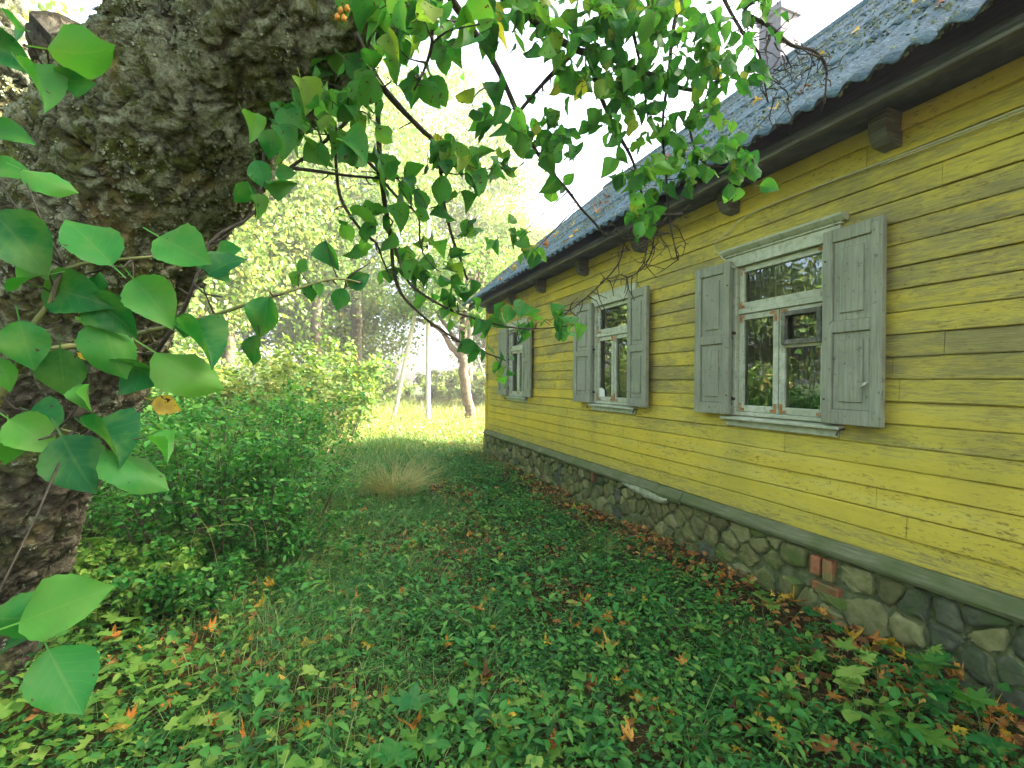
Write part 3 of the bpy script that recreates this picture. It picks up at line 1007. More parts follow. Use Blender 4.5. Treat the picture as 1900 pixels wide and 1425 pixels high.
# -- eaves and roof
def build_roof():
    EX = DW - OH                      # eave line
    ez = rel(1.655)                   # top of fascia
    tp = math.tan(PITCH)
    RX = DW + 3.1
    ya, yb = Y0 - 0.25, Y1 + 0.18
    rz = ez + (RX - EX) * tp
    m = MB()                          # sheathing, both slopes
    for s in (1, -1):
        X = (lambda x: x) if s > 0 else (lambda x: 2 * RX - x)
        a, b = (EX + 0.02, ez - 0.01), (RX, rz - 0.005)
        V = [(X(a[0]), ya + 0.03, a[1] - 0.02), (X(a[0]), yb - 0.03, a[1] - 0.02), (X(b[0]), yb - 0.03, b[1] - 0.02), (X(b[0]), ya + 0.03, b[1] - 0.02)]
        V += [(v[0], v[1], v[2] + 0.02) for v in V]
        m.add(V, [np.array([(0, 1, 2, 3), (4, 7, 6, 5), (0, 4, 5, 1), (1, 5, 6, 2), (2, 6, 7, 3), (3, 7, 4, 0)])])
    roof = part('roof', m, 'dark_wood')
    # corrugated sheets
    ncol = 13
    Wd = (yb - ya) / ncol
    sl = (RX - EX + 0.06) / math.cos(PITCH)
    nrow = 4
    Ls = sl / nrow
    wl = Wd / 7
    nx = 57
    u = np.linspace(-0.02, Wd + 0.05, nx)
    rows = np.array([-0.16, 0.0, 0.35, 0.7, Ls])
    V = []
    for zoff in (0.0, -0.008):
        for r_ in rows:
            for uu in u:
                V.append((r_, uu, 0.019 * math.sin(2 * math.pi * uu / wl) + zoff + 0.012 * (r_ < 0.2)))
    nr = len(rows)
    Fq = []
    for k in range(2):
        o = k * nr * nx
        for i in range(nr - 1):
            for j in range(nx - 1):
                f = (o + i * nx + j, o + i * nx + j + 1, o + (i + 1) * nx + j + 1, o + (i + 1) * nx + j)
                Fq.append(f[::-1] if k == 0 else f)
    o = nr * nx
    for j in range(nx - 1): Fq.append((j, j + 1, o + j + 1, o + j))
    mb = MB()
    mb.add(V, [np.array(Fq)])
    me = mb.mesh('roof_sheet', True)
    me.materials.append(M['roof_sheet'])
    rnd = random.Random(3)
    for s in (1, -1):
        for r_ in range(nrow):
            for c_ in range(ncol):
                o_ = obj('roof_sheet', me, None, roof)
                d = Vector((math.cos(PITCH) * s, 0, math.sin(PITCH)))
                nrm = Vector((-math.sin(PITCH) * s, 0, math.cos(PITCH)))
                start = Vector((EX - 0.10 if s > 0 else 2 * RX - EX + 0.10, ya + c_ * Wd if s > 0 else ya + (c_ + 1) * Wd, ez - 0.055))
                p = start + d * (r_ * Ls + (0.14 if r_ == 0 else 0.14) + rnd.uniform(-0.01, 0.012)) + nrm * (0.065 + rnd.uniform(0, 0.006))
                yax = Vector((0, 1, 0)) * s
                mat = Matrix((d, yax, nrm)).transposed().to_4x4()
                mat.translation = p
                mat = mat @ Matrix.Rotation(rnd.uniform(-0.006, 0.006), 4, 'Z')
                o_.matrix_basis = mat
    # ridge cap
    m = MB()
    m.tube([(RX, y, rz + 0.075) for y in np.linspace(ya, yb, 14)], 0.11, 8)
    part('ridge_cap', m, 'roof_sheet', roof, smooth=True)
    # chimney on the ridge
    m = MB()
    Yc = 5.15
    m.box(RX - 0.19, RX + 0.19, Yc - 0.19, Yc + 0.19, rz - 0.4, rz + 0.95)
    m.box(RX - 0.22, RX + 0.22, Yc - 0.22, Yc + 0.22, rz + 0.80, rz + 0.88)
    part('chimney', m, 'chimney_brick', roof, bevel=0.01)
    # fascia, soffit boards, joist ends, rafter tails
    m = MB()
    m.box(EX + 0.004, EX + 0.028, ya, yb, rel(1.58), ez - 0.03)
    part('fascia_board', m, 'dark_wood', bevel=0.004)
    m = MB()
    m.box(EX - 0.018, EX + 0.026, ya + 0.01, yb - 0.01, rel(1.553), rel(1.579))
    part('eave_batten', m, 'eave_wood', bevel=0.003)
    y = ya + 0.02
    m0 = None
    while y < yb - 0.3:
        L = rnd.uniform(2.6, 3.6)
        for k in range(3):
            m = MB()
            x0 = EX + 0.03 + k * 0.122
            m.box(x0, x0 + 0.118, y, min(y + L - 0.006, yb - 0.02), SOFF + 0.003 * k + 0.001, SOFF + 0.022 + 0.003 * k)
            part('soffit_board', m, 'dark_wood')
        y += L
    for y in [0.55 - 1.25, 0.55, 1.80, 2.98, 4.20, 5.43, 6.75, 8.05, 9.30]:
        m = MB()
        zt = SOFF - 0.002
        pr = [(DW - 0.015, zt), (DW - 0.165, zt), (DW - 0.18, zt - 0.04), (DW - 0.18, zt - 0.12), (DW - 0.16, zt - 0.165), (DW - 0.125, zt - 0.195), (DW - 0.015, zt - 0.205)]
        m.prism(pr, y - 0.048, y + 0.048)
        part('joist_end', m, 'eave_wood', bevel=0.006)
        m = MB()
        y2 = y - 0.42
        m.prism([(EX + 0.029, rel(1.60)), (EX + 0.13, rel(1.60)), (EX + 0.15, SOFF), (EX + 0.029, SOFF)], y2 - 0.05, y2 + 0.05)
        part('rafter_tail', m, 'eave_wood', bevel=0.005)
    # verge boards
    for yv in (ya, yb - 0.03):
        m = MB()
        for s in (1, -1):
            X = (lambda x: x) if s > 0 else (lambda x: 2 * RX - x)
            V = []
            for yy in (yv, yv + 0.028):
                V += [(X(EX), yy, ez - 0.12), (X(EX), yy, ez + 0.02), (X(RX), yy, rz + 0.02), (X(RX), yy, rz - 0.13)]
            m.add(V, [np.array([(0, 1, 2, 3), (4, 7, 6, 5), (0, 4, 5, 1), (1, 5, 6, 2), (2, 6, 7, 3), (3, 7, 4, 0)])])
        part('verge_board', m, 'dark_wood')
    # cable along the wall
    pts = [(DW - 0.05, Y0 + 0.3, rel(1.36)), (DW - 0.05, 0.5, rel(1.352)), (DW - 0.05, 1.6, rel(1.362)), (DW - 0.05, 2.74, rel(1.375)), (DW - 0.052, 3.0, rel(1.30)), (DW - 0.055, 3.16, rel(1.235)), (DW - 0.075, 3.15, rel(1.17)), (DW - 0.08, 2.98, rel(0.995)), (DW - 0.05, 2.93, rel(0.955))]
    P, r_ = resample(pts, [0.0045] * len(pts), 0.06)
    m = MB()
    m.tube(P, 0.0045, 6)
    m.tube(P[:int(len(P) * 0.74)] + np.array([0.0, 0, -0.016]), 0.0035, 6)
    part('cable', m, 'cable', smooth=True)
    return roof, EX, ez, RX, rz, ya, yb


ROOF = build_roof()

# interior things seen through the near window
def build_interior():
    c = WIN[0]
    for k, (y0, y1, nm) in enumerate(((c + 0.10, c + 0.42, 'dark olive curtain hanging behind the left pane of the nearest window'), (c - 0.18, c + 0.0, 'narrow ochre curtain hanging behind the nearest window beside the mullion'))):
        n = 40
        V = []
        for i in range(n):
            t = i / (n - 1)
            for z in (rel(-0.25), rel(0.35), rel(1.0)):
                V.append((DW + 0.24 + 0.025 * math.sin(t * 30), y0 + (y1 - y0) * t, z))
        F = [(i * 3 + j, (i + 1) * 3 + j, (i + 1) * 3 + j + 1, i * 3 + j + 1) for i in range(n - 1) for j in range(2)]
        tag(obj('curtain', mesh_np('curtain', V, [np.array(F)], smooth=True), M['curtain']), nm, 'curtain')
    for y, nm in ((c + 0.09, 'pale round jar on the inner sill behind the left lower pane'), (c - 0.27, 'pale round jar on the inner sill behind the right lower pane')):
        prof = [(0.0, 0), (0.043, 0), (0.046, 0.01), (0.046, 0.075), (0.040, 0.085), (0.040, 0.10), (0.035, 0.10), (0.035, 0.02), (0, 0.018)]
        V, F, sg = [], [], 20
        for rr, zz in prof:
            for k in range(sg): V.append((rr * math.cos(2 * math.pi * k / sg), rr * math.sin(2 * math.pi * k / sg), zz))
        for i in range(len(prof) - 1):
            for k in range(sg): F.append((i * sg + k, i * sg + (k + 1) % sg, (i + 1) * sg + (k + 1) % sg, (i + 1) * sg + k))
        tag(obj('jar', mesh_np('jar', V, [np.array(F)], smooth=True), M['jar'], loc=(DW + 0.115, y, rel(-0.262))), nm, 'jar')
    m = MB()
    for c in WIN: m.box(DW + 0.101, DW + 0.24, c - 0.42, c + 0.42, rel(-0.285), rel(-0.263))
    part('inner_sill', m, 'frame_wood')


build_interior()


# ------------------------------------------------------------------ leaf templates and scattering
def tmpl_strip(rows, fold=0.15, droop=0.15, petiole=0.0, wave=0.0, cols=1, twist=0.0, cup=0.0):
    """leaf of unit length along +Y, normal +Z. rows: (t, halfwidth)"""
    V, A_, F = [], [], []
    nc = 2 * cols + 1
    for ri, (t, hw) in enumerate(rows):
        for k in range(-cols, cols + 1):
            f = k / cols
            zz = fold * abs(f) * hw * 2 + cup * f * f * hw - droop * t * t + wave * math.sin(t * 11 + f * 2.0) * f * f * hw
            a_ = twist * (t - 0.3)
            xx = f * hw
            V.append((xx * math.cos(a_) - zz * math.sin(a_), t - 0.12 * abs(droop) * t * t, xx * math.sin(a_) + zz * math.cos(a_)))
            A_.append((f, t, 0))
    for i in range(len(rows) - 1):
        for k in range(nc - 1):
            a = i * nc + k
            if rows[i][1] < 1e-4:
                F.append((a, a + nc + 1, a + nc) if k < cols else (a, a + nc + 1, a + nc))
            elif rows[i + 1][1] < 1e-4:
                F.append((a, a + 1, a + nc))
            else:
                F += [(a, a + 1, a + nc + 1), (a, a + nc + 1, a + nc)]
    if petiole:
        b = len(V)
        V += [(-0.012, -petiole, 0.06), (0.012, -petiole, 0.06), (0.012, 0.02, 0), (-0.012, 0.02, 0)]
        A_ += [(0, 0, 0)] * 4
        F += [(b, b + 1, b + 2), (b, b + 2, b + 3)]
    return np.array(V), np.array(F), np.array(A_, float)


T_MINI = (np.array([(0, 0, 0), (0.32, 0.5, 0.06), (0, 1, -0.1), (-0.32, 0.5, 0.06)], float), np.array([(0, 1, 2), (0, 2, 3)]), np.array([(0, 0, 0), (1, .5, 0), (0, 1, 0), (-1, .5, 0)], float))
T_LOW = tmpl_strip([(0, 0), (0.3, 0.27), (0.68, 0.22), (1, 0)], 0.2, 0.2)
T_LONG = tmpl_strip([(0, 0), (0.35, 0.16), (0.7, 0.14), (1, 0)], 0.2, 0.35)
OV = [(0, 0)]
for k_ in range(1, 15):
    t_ = k_ / 15
    OV.append((t_ - 0.01 * (k_ % 2), 0.40 * (math.sin(math.pi * t_ ** 0.84) ** 0.86) * (1 - 0.06 * t_) * (1.0 + (0.03 if k_ % 2 else -0.02))))
OV.append((1.03, 0))
T_APPLE = [tmpl_strip(OV, f, d, 0.30, wv, 3, tw_, cu) for f, d, wv, tw_, cu in ((0.12, 0.3, 0.10, 0.4, 0.2), (0.05, 0.12, 0.12, -0.3, 0.15), (0.22, 0.5, 0.12, 0.6, 0.3), (-0.05, 0.4, 0.14, -0.7, -0.3), (0.4, 0.3, 0.14, 0.6, 0.4))]
ML = [(0.0, 0.0), (0.22, -0.10), (0.50, -0.10), (0.40, 0.08), (0.70, 0.16), (0.92, 0.42), (0.64, 0.42), (0.48, 0.47), (0.62, 0.74), (0.36, 0.68), (0.20, 0.60), (0.20, 0.86), (0.0, 1.15)]


def tmpl_maple(curl, seed, simple=False):
    out = [(x, y) for x, y in (ML if not simple else ML[::2])] + [(-x, y) for x, y in (ML if not simple else ML[::2])[-2:0:-1]]
    out = np.array(out)
    c = np.array([0, 0.32])
    rnd = np.random.default_rng(seed)
    n = len(out)
    mid = c + (out - c) * 0.5
    V = [(0, 0.32, 0)]
    ph = rnd.uniform(0, 6.28)
    def zz(p, k):
        r = np.hypot(*(p - c))
        a = math.atan2(p[1] - c[1], p[0] - c[0])
        return curl * r * r * (0.6 + 0.8 * math.sin(a * 2 + ph)) + curl * 0.25 * r * math.sin(a * 5 + ph * 3)
    for i in range(n): V.append((*mid[i], zz(mid[i], i)))
    for i in range(n): V.append((*out[i], zz(out[i], i)))
    F = []
    for i in range(n):
        j = (i + 1) % n
        F.append((0, 1 + i, 1 + j))
        F += [(1 + i, 1 + n + i, 1 + n + j), (1 + i, 1 + n + j, 1 + j)]
    b = len(V)
    V += [(-0.015, 0.02, 0), (0.015, 0.02, 0), (0.03, -0.7, 0.12), (0.0, -0.7, 0.12)]
    F += [(b, b + 1, b + 2), (b, b + 2, b + 3)]
    V = np.array(V)
    A_ = np.stack([V[:, 0] * 1.2, V[:, 1], 0 * V[:, 0]], 1)
    return V, np.array(F), A_


T_MAPLE = [tmpl_maple(cu, s) for cu, s in ((0.25, 1), (0.9, 2), (1.5, 3), (-0.8, 4), (1.2, 5))]
T_IVY = tmpl_maple(0.15, 9, True)


def basis(tip, nrm):
    """tip (n,3), nrm (n,3) -> rotation matrices with Y=tip"""
    y = tip / (np.linalg.norm(tip, axis=1)[:, None] + 1e-9)
    x = np.cross(y, nrm)
    x /= np.linalg.norm(x, axis=1)[:, None] + 1e-9
    z = np.cross(x, y)
    return np.stack([x, y, z], 2)


def euler(az, pitch, roll):
    """Y axis points to azimuth az, raised by pitch"""
    tip = np.stack([np.cos(pitch) * np.cos(az), np.cos(pitch) * np.sin(az), np.sin(pitch)], 1)
    side = np.stack([-np.sin(az), np.cos(az), 0 * az], 1)
    up = np.cross(tip, side)
    nrm = up * np.cos(roll)[:, None] + side * np.sin(roll)[:, None]
    return basis(tip, nrm)


def scatter(T, pos, rot, scale, rnd):
    V, F, A_ = T
    n, m = len(pos), len(V)
    scale = np.asarray(scale)
    if scale.ndim == 1: scale = scale[:, None]
    W = np.einsum('nij,mj->nmi', rot, V) * scale[:, None, :] + pos[:, None, :]
    FF = F[None] + (np.arange(n) * m)[:, None, None]
    AA = np.repeat(A_[None], n, 0)
    AA[:, :, 2] = rnd[:, None]
    return W.reshape(-1, 3), FF.reshape(-1, 3), AA.reshape(-1, 3)


class Cloud:
    def __init__(s): s.V, s.F, s.A, s.n = [], [], [], 0

    def add(s, V, F, A_):
        s.V.append(V); s.F.append(F + s.n); s.A.append(A_); s.n += len(V)

    def leaves(s, T, pos, rot, scale, rnd=None):
        if not len(pos): return
        s.add(*scatter(T, pos, rot, scale, rng.random(len(pos)) if rnd is None else rnd))

    def mesh(s, name, smooth=True):
        return mesh_np(name, np.concatenate(s.V), [np.concatenate(s.F)], np.concatenate(s.A), smooth)


def blades(cloud, base, az, h, w_, lean, rnd):
    n = len(base)
    d = np.stack([np.cos(az), np.sin(az), 0 * az], 1)
    sd = np.stack([-np.sin(az + 0.6), np.cos(az + 0.6), 0 * az], 1)
    ts = [0, 0.35, 0.7, 1.0]
    rows = []
    for t in ts:
        c = base + d * (lean * h * t * t)[:, None] + np.array([0, 0, 1]) * (h * (t - 0.35 * np.minimum(lean, 1.6) * t * t))[:, None]
        if t < 1:
            k = w_ * (1 - 0.55 * t)
            rows += [c - sd * k[:, None], c + sd * k[:, None]]
        else: rows.append(c)
    V = np.stack(rows, 1).reshape(-1, 3)
    F = np.array([(0, 1, 3), (0, 3, 2), (2, 3, 5), (2, 5, 4), (4, 5, 6)])
    FF = (F[None] + (np.arange(n) * 7)[:, None, None]).reshape(-1, 3)
    A_ = np.zeros((n, 7, 3))
    A_[:, :, 2] = rnd[:, None]
    cloud.add(V, FF, A_.reshape(-1, 3))


def rand_dirs(n):
    v = rng.normal(size=(n, 3))
    return v / np.linalg.norm(v, axis=1)[:, None]


# ------------------------------------------------------------------ the old apple tree
apple = thing('apple_tree', 'old leaning apple tree with thick lichen-covered trunk and overhanging leafy branches', 'tree', tuple(at(-100, 1265, 2.35)))
AL = Vector(apple.location)


def trunk_mesh(name, pts, rad, seg, step, seed, amp=1.0, flare=0.0):
    P, r = resample(pts, rad, step)
    T, N, B = frames(P)
    th = np.linspace(0, 2 * np.pi, seg, endpoint=False)
    D = np.cos(th)[None, :, None] * N[:, None] + np.sin(th)[None, :, None] * B[:, None]
    S = P[:, None] + r[:, None, None] * D
    Q = S.reshape(-1, 3)
    # bark coordinates: stretched along the stem
    L = np.concatenate([[0], np.cumsum(np.linalg.norm(np.diff(P, axis=0), axis=1))])
    loc = (r[:, None, None] * D)
    U = np.stack([(loc * N[:, None]).sum(-1), (loc * B[:, None]).sum(-1), np.repeat(L[:, None], seg, 1)], -1).reshape(-1, 3)
    wv = (np.stack([fbm(U * 11 + k * 5.1, 4, seed + k) for k in range(3)], 1) - 0.5) * 0.13
    U2 = U + wv
    f1, f2, idv = worley(U2 * np.array([14, 14, 6.5]), seed)
    e = np.clip((f2 - f1) / 0.16, 0, 1)
    g1, g2, gid = worley(U2 * np.array([44, 44, 27.0]) + 3.3, seed + 5)
    e2 = np.clip((g2 - g1) / 0.35, 0, 1)
    lump = fbm(U * np.array([3.2, 3.2, 2.4]), 3, seed + 20) - 0.5
    patch = np.clip((fbm(U * np.array([5.5, 5.5, 3.2]), 3, seed + 41) - 0.43) * 7, 0.06, 1)
    fine = fbm(U * np.array([60, 60, 45]), 3, seed + 30) - 0.5
    mids = fbm(U * np.array([20, 20, 10]), 3, seed + 33) - 0.5
    rg = 1 - np.abs(2 * fbm(U2 * np.array([19, 19, 4.2]) + 7.7, 4, seed + 60) - 1)
    rg = np.clip((rg - 0.66) / 0.34, 0, 1) ** 1.5
    d = amp * (lump * 0.075 - rg * 0.020 + patch * (e ** 0.5 * 0.011 + np.round(idv * 3) / 3 * 0.020) + e2 ** 0.6 * 0.006 * (0.3 + gid) + fine * 0.016 + mids * 0.012)
    V = Q + D.reshape(-1, 3) * d[:, None]
    n = len(P)
    i, j = np.meshgrid(np.arange(n - 1), np.arange(seg), indexing='ij')
    a = i * seg + j
    b = i * seg + (j + 1) % seg
    F = np.stack([a, b, b + seg, a + seg], -1).reshape(-1, 4)
    crack = np.clip(0.45 * (1 - patch) + patch * e + 0.1, 0, 1) * (1 - 0.9 * rg)
    return mesh_np(name, V, [F], np.stack([idv * 0.6 + gid * 0.4, np.clip(crack, 0, 1), V[:, 2]], 1), True), V, D.reshape(-1, 3)


def apart(name, me, mat, kind=None, parent=None, smooth=True):
    return part(name, me, mat, parent or apple, smooth=smooth, kind=kind)


tp = [at(-175, 1420, 2.38), at(-112, 1262, 2.35), at(-35, 1010, 2.15), at(92, 720, 1.92), at(200, 420, 1.66), at(380, 180, 1.42), at(572, -5, 1.24), at(760, -165, 1.14), at(960, -310, 1.15), at(1150, -430, 1.3)]
tr = [0.43, 0.355, 0.31, 0.295, 0.315, 0.245, 0.205, 0.165, 0.12, 0.08]
tm, TV, TD = trunk_mesh('trunk', tp, tr, 230, 0.0075, 3)
apart('trunk', tm, 'apple_bark')
lp = [at(140, 420, 1.72), at(30, 215, 1.66), at(-72, 30, 1.55), at(-150, -160, 1.45), at(-190, -380, 1.4)]
lm_, LV, LD = trunk_mesh('limb', lp, [0.20, 0.155, 0.14, 0.12, 0.09], 150, 0.009, 13)
apart('limb', lm_, 'apple_bark')


def stub():
    c = at(118, 92, 1.34)
    ax = (at(112, 60, 1.30) - at(130, 150, 1.5)).normalized()
    ax = (ax + Vector((0, 0, 0.3)) - FW * 0.6).normalized()
    P = np.array([tuple(c - ax * 0.14), tuple(c - ax * 0.05), tuple(c + ax * 0.005), tuple(c + ax * 0.025), tuple(c + ax * 0.028), tuple(c + ax * 0.012)])
    V, F = tube(P, [0.115, 0.092, 0.086, 0.076, 0.064, 0.055], 48)
    V = V + (np.stack([fbm(V * 22 + 5 * k, 4, 4 + k) for k in range(3)], 1) - 0.5) * 0.045
    mb = MB(); mb.add(V, F)
    apart('branch_stub', mb, 'cut_wood')


stub()
# flakes of bark and crusty lichen standing off the trunk
def flakes(name, mat, n, smin, smax, seed, thr):
    r_ = np.random.default_rng(seed)
    A_ = np.concatenate([TV, LV]); Dn = np.concatenate([TD, LD])
    toC = np.array([0, 0, CZ]) - A_
    ok = ((Dn * toC).sum(1) > -0.1 * np.linalg.norm(toC, axis=1)) & (A_[:, 2] > 0.1) & (A_[:, 2] < 3.2)
    pm = fbm(A_ * 6, 3, seed) + 0.12 * np.clip(A_[:, 2] - 1.2, -1, 1)
    ok &= pm > thr
    ids = r_.choice(np.nonzero(ok)[0], n)
    p, d = A_[ids], Dn[ids]
    tip = r_.normal(size=(n, 3)) + np.array([0, 0, -0.7])
    tip = tip - d * (tip * d).sum(1)[:, None]
    tip = tip / np.linalg.norm(tip, axis=1)[:, None] + d * r_.uniform(0.0, 0.22, n)[:, None]
    nr = d + r_.normal(size=(n, 3)) * 0.3
    sz = r_.uniform(smin, smax, n) ** 1.0
    cl = Cloud()
    T = tmpl_strip([(0, 0.2), (0.3, 0.42), (0.65, 0.5), (0.9, 0.3), (1, 0)], 0.3, -0.35, 0, 0.8, 1)
    cl.leaves(T, p - d * 0.002, basis(tip, nr), sz, r_.random(n))
    apart(name, cl.mesh(name, False), mat, 'stuff')


flakes('lichen_flakes', 'lichen', 9000, 0.003, 0.012, 5, 0.63)
flakes('bark_flakes', 'apple_bark', 500, 0.01, 0.03, 6, 0.5)
# a few orange fungus beads under the limb
for (x, y) in ((628, 18), (634, 32), (622, 30), (640, 14)):
    p = at(x, y, 1.03)
    V, F = tube([p, p + Vector((0, 0, -0.006)), p + Vector((0, 0, -0.012)), p + Vector((0, 0, -0.016))], [0.002, 0.006, 0.006, 0.002], 8)
    mb = MB(); mb.add(V, F)
    apart('fungus_bead', mb, 'fungus')

# traced branches: (points px,py,depth), r0, r1
BR = [
    ([(905, -40, 1.30), (932, 0, 1.32), (967, 20, 1.35), (1008, 54, 1.4), (1065, 91, 1.45), (1085, 98, 1.47), (1173, 125, 1.55), (1240, 152, 1.62), (1290, 168, 1.7)], 0.017, 0.007),
    ([(815, -40, 1.22), (832, 0, 1.25), (856, 37, 1.28), (876, 67, 1.3), (903, 108, 1.33), (927, 152, 1.36), (950, 202, 1.4), (964, 236, 1.43), (987, 276, 1.48), (1021, 320, 1.55), (1051, 354, 1.6), (1078, 387, 1.66), (1102, 411, 1.7), (1122, 438, 1.75)], 0.010, 0.0035),
    ([(1065, 92, 1.45), (1010, 152, 1.43), (955, 212, 1.41)], 0.008, 0.005),
    ([(1085, 98, 1.47), (1112, 178, 1.52), (1139, 236, 1.55), (1166, 286, 1.58), (1182, 330, 1.6), (1192, 372, 1.62), (1200, 400, 1.63)], 0.008, 0.003),
    ([(660, 70, 1.12), (664, 88, 1.15), (698, 152, 1.2), (741, 202, 1.25), (785, 249, 1.3), (802, 269, 1.33), (815, 337, 1.38), (819, 380, 1.4), (836, 438, 1.45), (853, 478, 1.5), (866, 520, 1.55)], 0.010, 0.003),
    ([(698, 104, 1.18), (674, 168, 1.2), (644, 222, 1.2), (606, 256, 1.2), (552, 300, 1.2), (516, 330, 1.2)], 0.007, 0.0035),
    ([(698, 152, 1.2), (700, 240, 1.25), (708, 337, 1.3), (718, 404, 1.33), (725, 455, 1.36), (728, 505, 1.4), (741, 548, 1.43), (768, 578, 1.46), (800, 605, 1.5), (856, 639, 1.56), (890, 652, 1.6), (937, 668, 1.65)], 0.008, 0.0025),
    ([(722, 430, 1.35), (738, 480, 1.38), (762, 531, 1.4), (836, 578, 1.46), (886, 595, 1.5), (937, 607, 1.54), (1004, 608, 1.58), (1061, 603, 1.62)], 0.005, 0.002),
    ([(606, 256, 1.2), (620, 286, 1.22), (630, 370, 1.27), (667, 428, 1.3), (694, 451, 1.32), (704, 478, 1.34), (722, 520, 1.36)], 0.005, 0.0022),
    ([(540, 316, 1.2), (579, 320, 1.22), (640, 329, 1.25), (708, 335, 1.3), (748, 334, 1.3)], 0.005, 0.0025),
    ([(708, 337, 1.3), (735, 370, 1.32), (772, 401, 1.35), (775, 445, 1.38), (782, 470, 1.4)], 0.004, 0.002),
    ([(640, 270, 1.23), (680, 305, 1.26), (711, 340, 1.3)], 0.005, 0.004),
    ([(210, 640, 0.9), (249, 625, 0.85), (320, 608, 0.8), (397, 588, 0.78), (451, 570, 0.78), (525, 548, 0.8), (606, 524, 0.83), (640, 522, 0.85), (668, 528, 0.86)], 0.0042, 0.0016),
    ([(286, 668, 0.95), (300, 642, 0.92), (337, 585, 0.9), (360, 534, 0.88), (391, 455, 0.9), (430, 425, 0.93), (472, 398, 0.95), (484, 340, 0.97), (488, 286, 1.0)], 0.0045, 0.002),
    ([(-40, 800, 0.62), (0, 740, 0.62), (34, 692, 0.62), (91, 659, 0.64), (189, 644, 0.7), (215, 641, 0.8)], 0.006, 0.004),
    ([(34, 692, 0.62), (62, 610, 0.6), (95, 565, 0.6), (120, 505, 0.6), (200, 490, 0.62), (290, 482, 0.64)], 0.004, 0.002),
    ([(-30, 900, 0.6), (10, 850, 0.6), (60, 805, 0.6), (110, 800, 0.6), (160, 815, 0.62)], 0.003, 0.0015),
    ([(-40, 60, 0.7), (20, 105, 0.7), (50, 140, 0.7), (95, 150, 0.7)], 0.004, 0.002),
    ([(1500, -60, 1.75), (1440, -30, 1.75), (1374, 20, 1.75), (1422, 50, 1.78), (1462, 81, 1.8), (1502, 91, 1.82), (1526, 118, 1.84), (1526, 155, 1.85), (1522, 190, 1.86)], 0.010, 0.003),
    ([(1331, -20, 1.7), (1370, 60, 1.72), (1400, 100, 1.75), (1410, 140, 1.76), (1420, 190, 1.78)], 0.007, 0.002),
    ([(1265, -30, 1.6), (1245, 60, 1.62), (1232, 150, 1.64), (1226, 230, 1.66), (1230, 310, 1.68), (1240, 400, 1.72), (1255, 480, 1.76)], 0.008, 0.0025),
    ([(1290, 168, 1.7), (1275, 240, 1.72), (1300, 300, 1.74), (1345, 310, 1.75), (1385, 320, 1.75)], 0.005, 0.002),
    ([(1240, 395, 1.72), (1190, 410, 1.74), (1160, 440, 1.75), (1145, 485, 1.77), (1105, 531, 1.78), (1065, 568, 1.8), (1041, 585, 1.8)], 0.004, 0.0016),
    ([(1240, 395, 1.72), (1215, 430, 1.74), (1205, 470, 1.75), (1180, 505, 1.76), (1130, 520, 1.77)], 0.004, 0.0016),
    ([(760, -30, 1.0), (800, 60, 1.02), (790, 120, 1.05), (765, 170, 1.08)], 0.005, 0.002),
    ([(1150, -30, 1.4), (1170, 60, 1.45), (1185, 130, 1.5), (1200, 220, 1.55)], 0.007, 0.003),
]
BP = []      # sampled branch points for twigs
tw = MB()
for bi, (pts, r0, r1) in enumerate(BR):
    P3 = [at(*p) for p in pts]
    P, rr = resample(P3, np.linspace(r0, r1, len(P3)), 0.02)
    mb = MB()
    mb.tube(P, rr, 8, 0.012, bi * 7)
    apart('branch', mb, 'twig_bark' if bi not in (12, 14, 15, 16, 17) else 'green_twig')
    for p in P: BP.append(p)
    # short knobbly spurs
    for k in range(int(len(P) * (1.1 if bi in (18, 19, 22, 23) else 0.35))):
        i = random.randrange(2, len(P))
        d = rand_dirs(1)[0]
        d[2] -= 0.3
        L = random.uniform(0.012, 0.05) * (1.8 if bi in (18, 19, 20, 22, 23) else 1)
        q1 = P[i] + d * L * 0.5 + rand_dirs(1)[0] * 0.006
        tw.tube([P[i], q1, q1 + (d + rand_dirs(1)[0] * 0.7) * L * 0.5], [0.0024, 0.0018, 0.0012], 5)
BP = np.array(BP)

# dead twig tangle by the eaves
for (x, y, Z) in ((1240, 400, 1.72), (1226, 440, 1.75), (1205, 420, 1.73), (1180, 450, 1.75), (1400, 60, 1.76), (1425, 120, 1.78), (1420, 60, 1.77), (1460, 90, 1.8), (1500, 110, 1.82), (1440, 170, 1.8)):
    for k in range(5):
        p = np.array(at(x + random.uniform(-20, 20), y + random.uniform(-20, 20), Z))
        d = rand_dirs(1)[0] + np.array([0, 0, -0.6])
        L = [p]
        for s_ in range(6):
            d = d + rand_dirs(1)[0] * 0.6
            d /= np.linalg.norm(d)
            L.append(L[-1] + d * random.uniform(0.018, 0.035))
            if random.random() < 0.8:
                e = rand_dirs(1)[0] * random.uniform(0.012, 0.03)
                tw.tube([L[-1], L[-1] + e], [0.0016, 0.0009], 4)
        tw.tube(L, np.linspace(0.0028, 0.001, len(L)), 5)

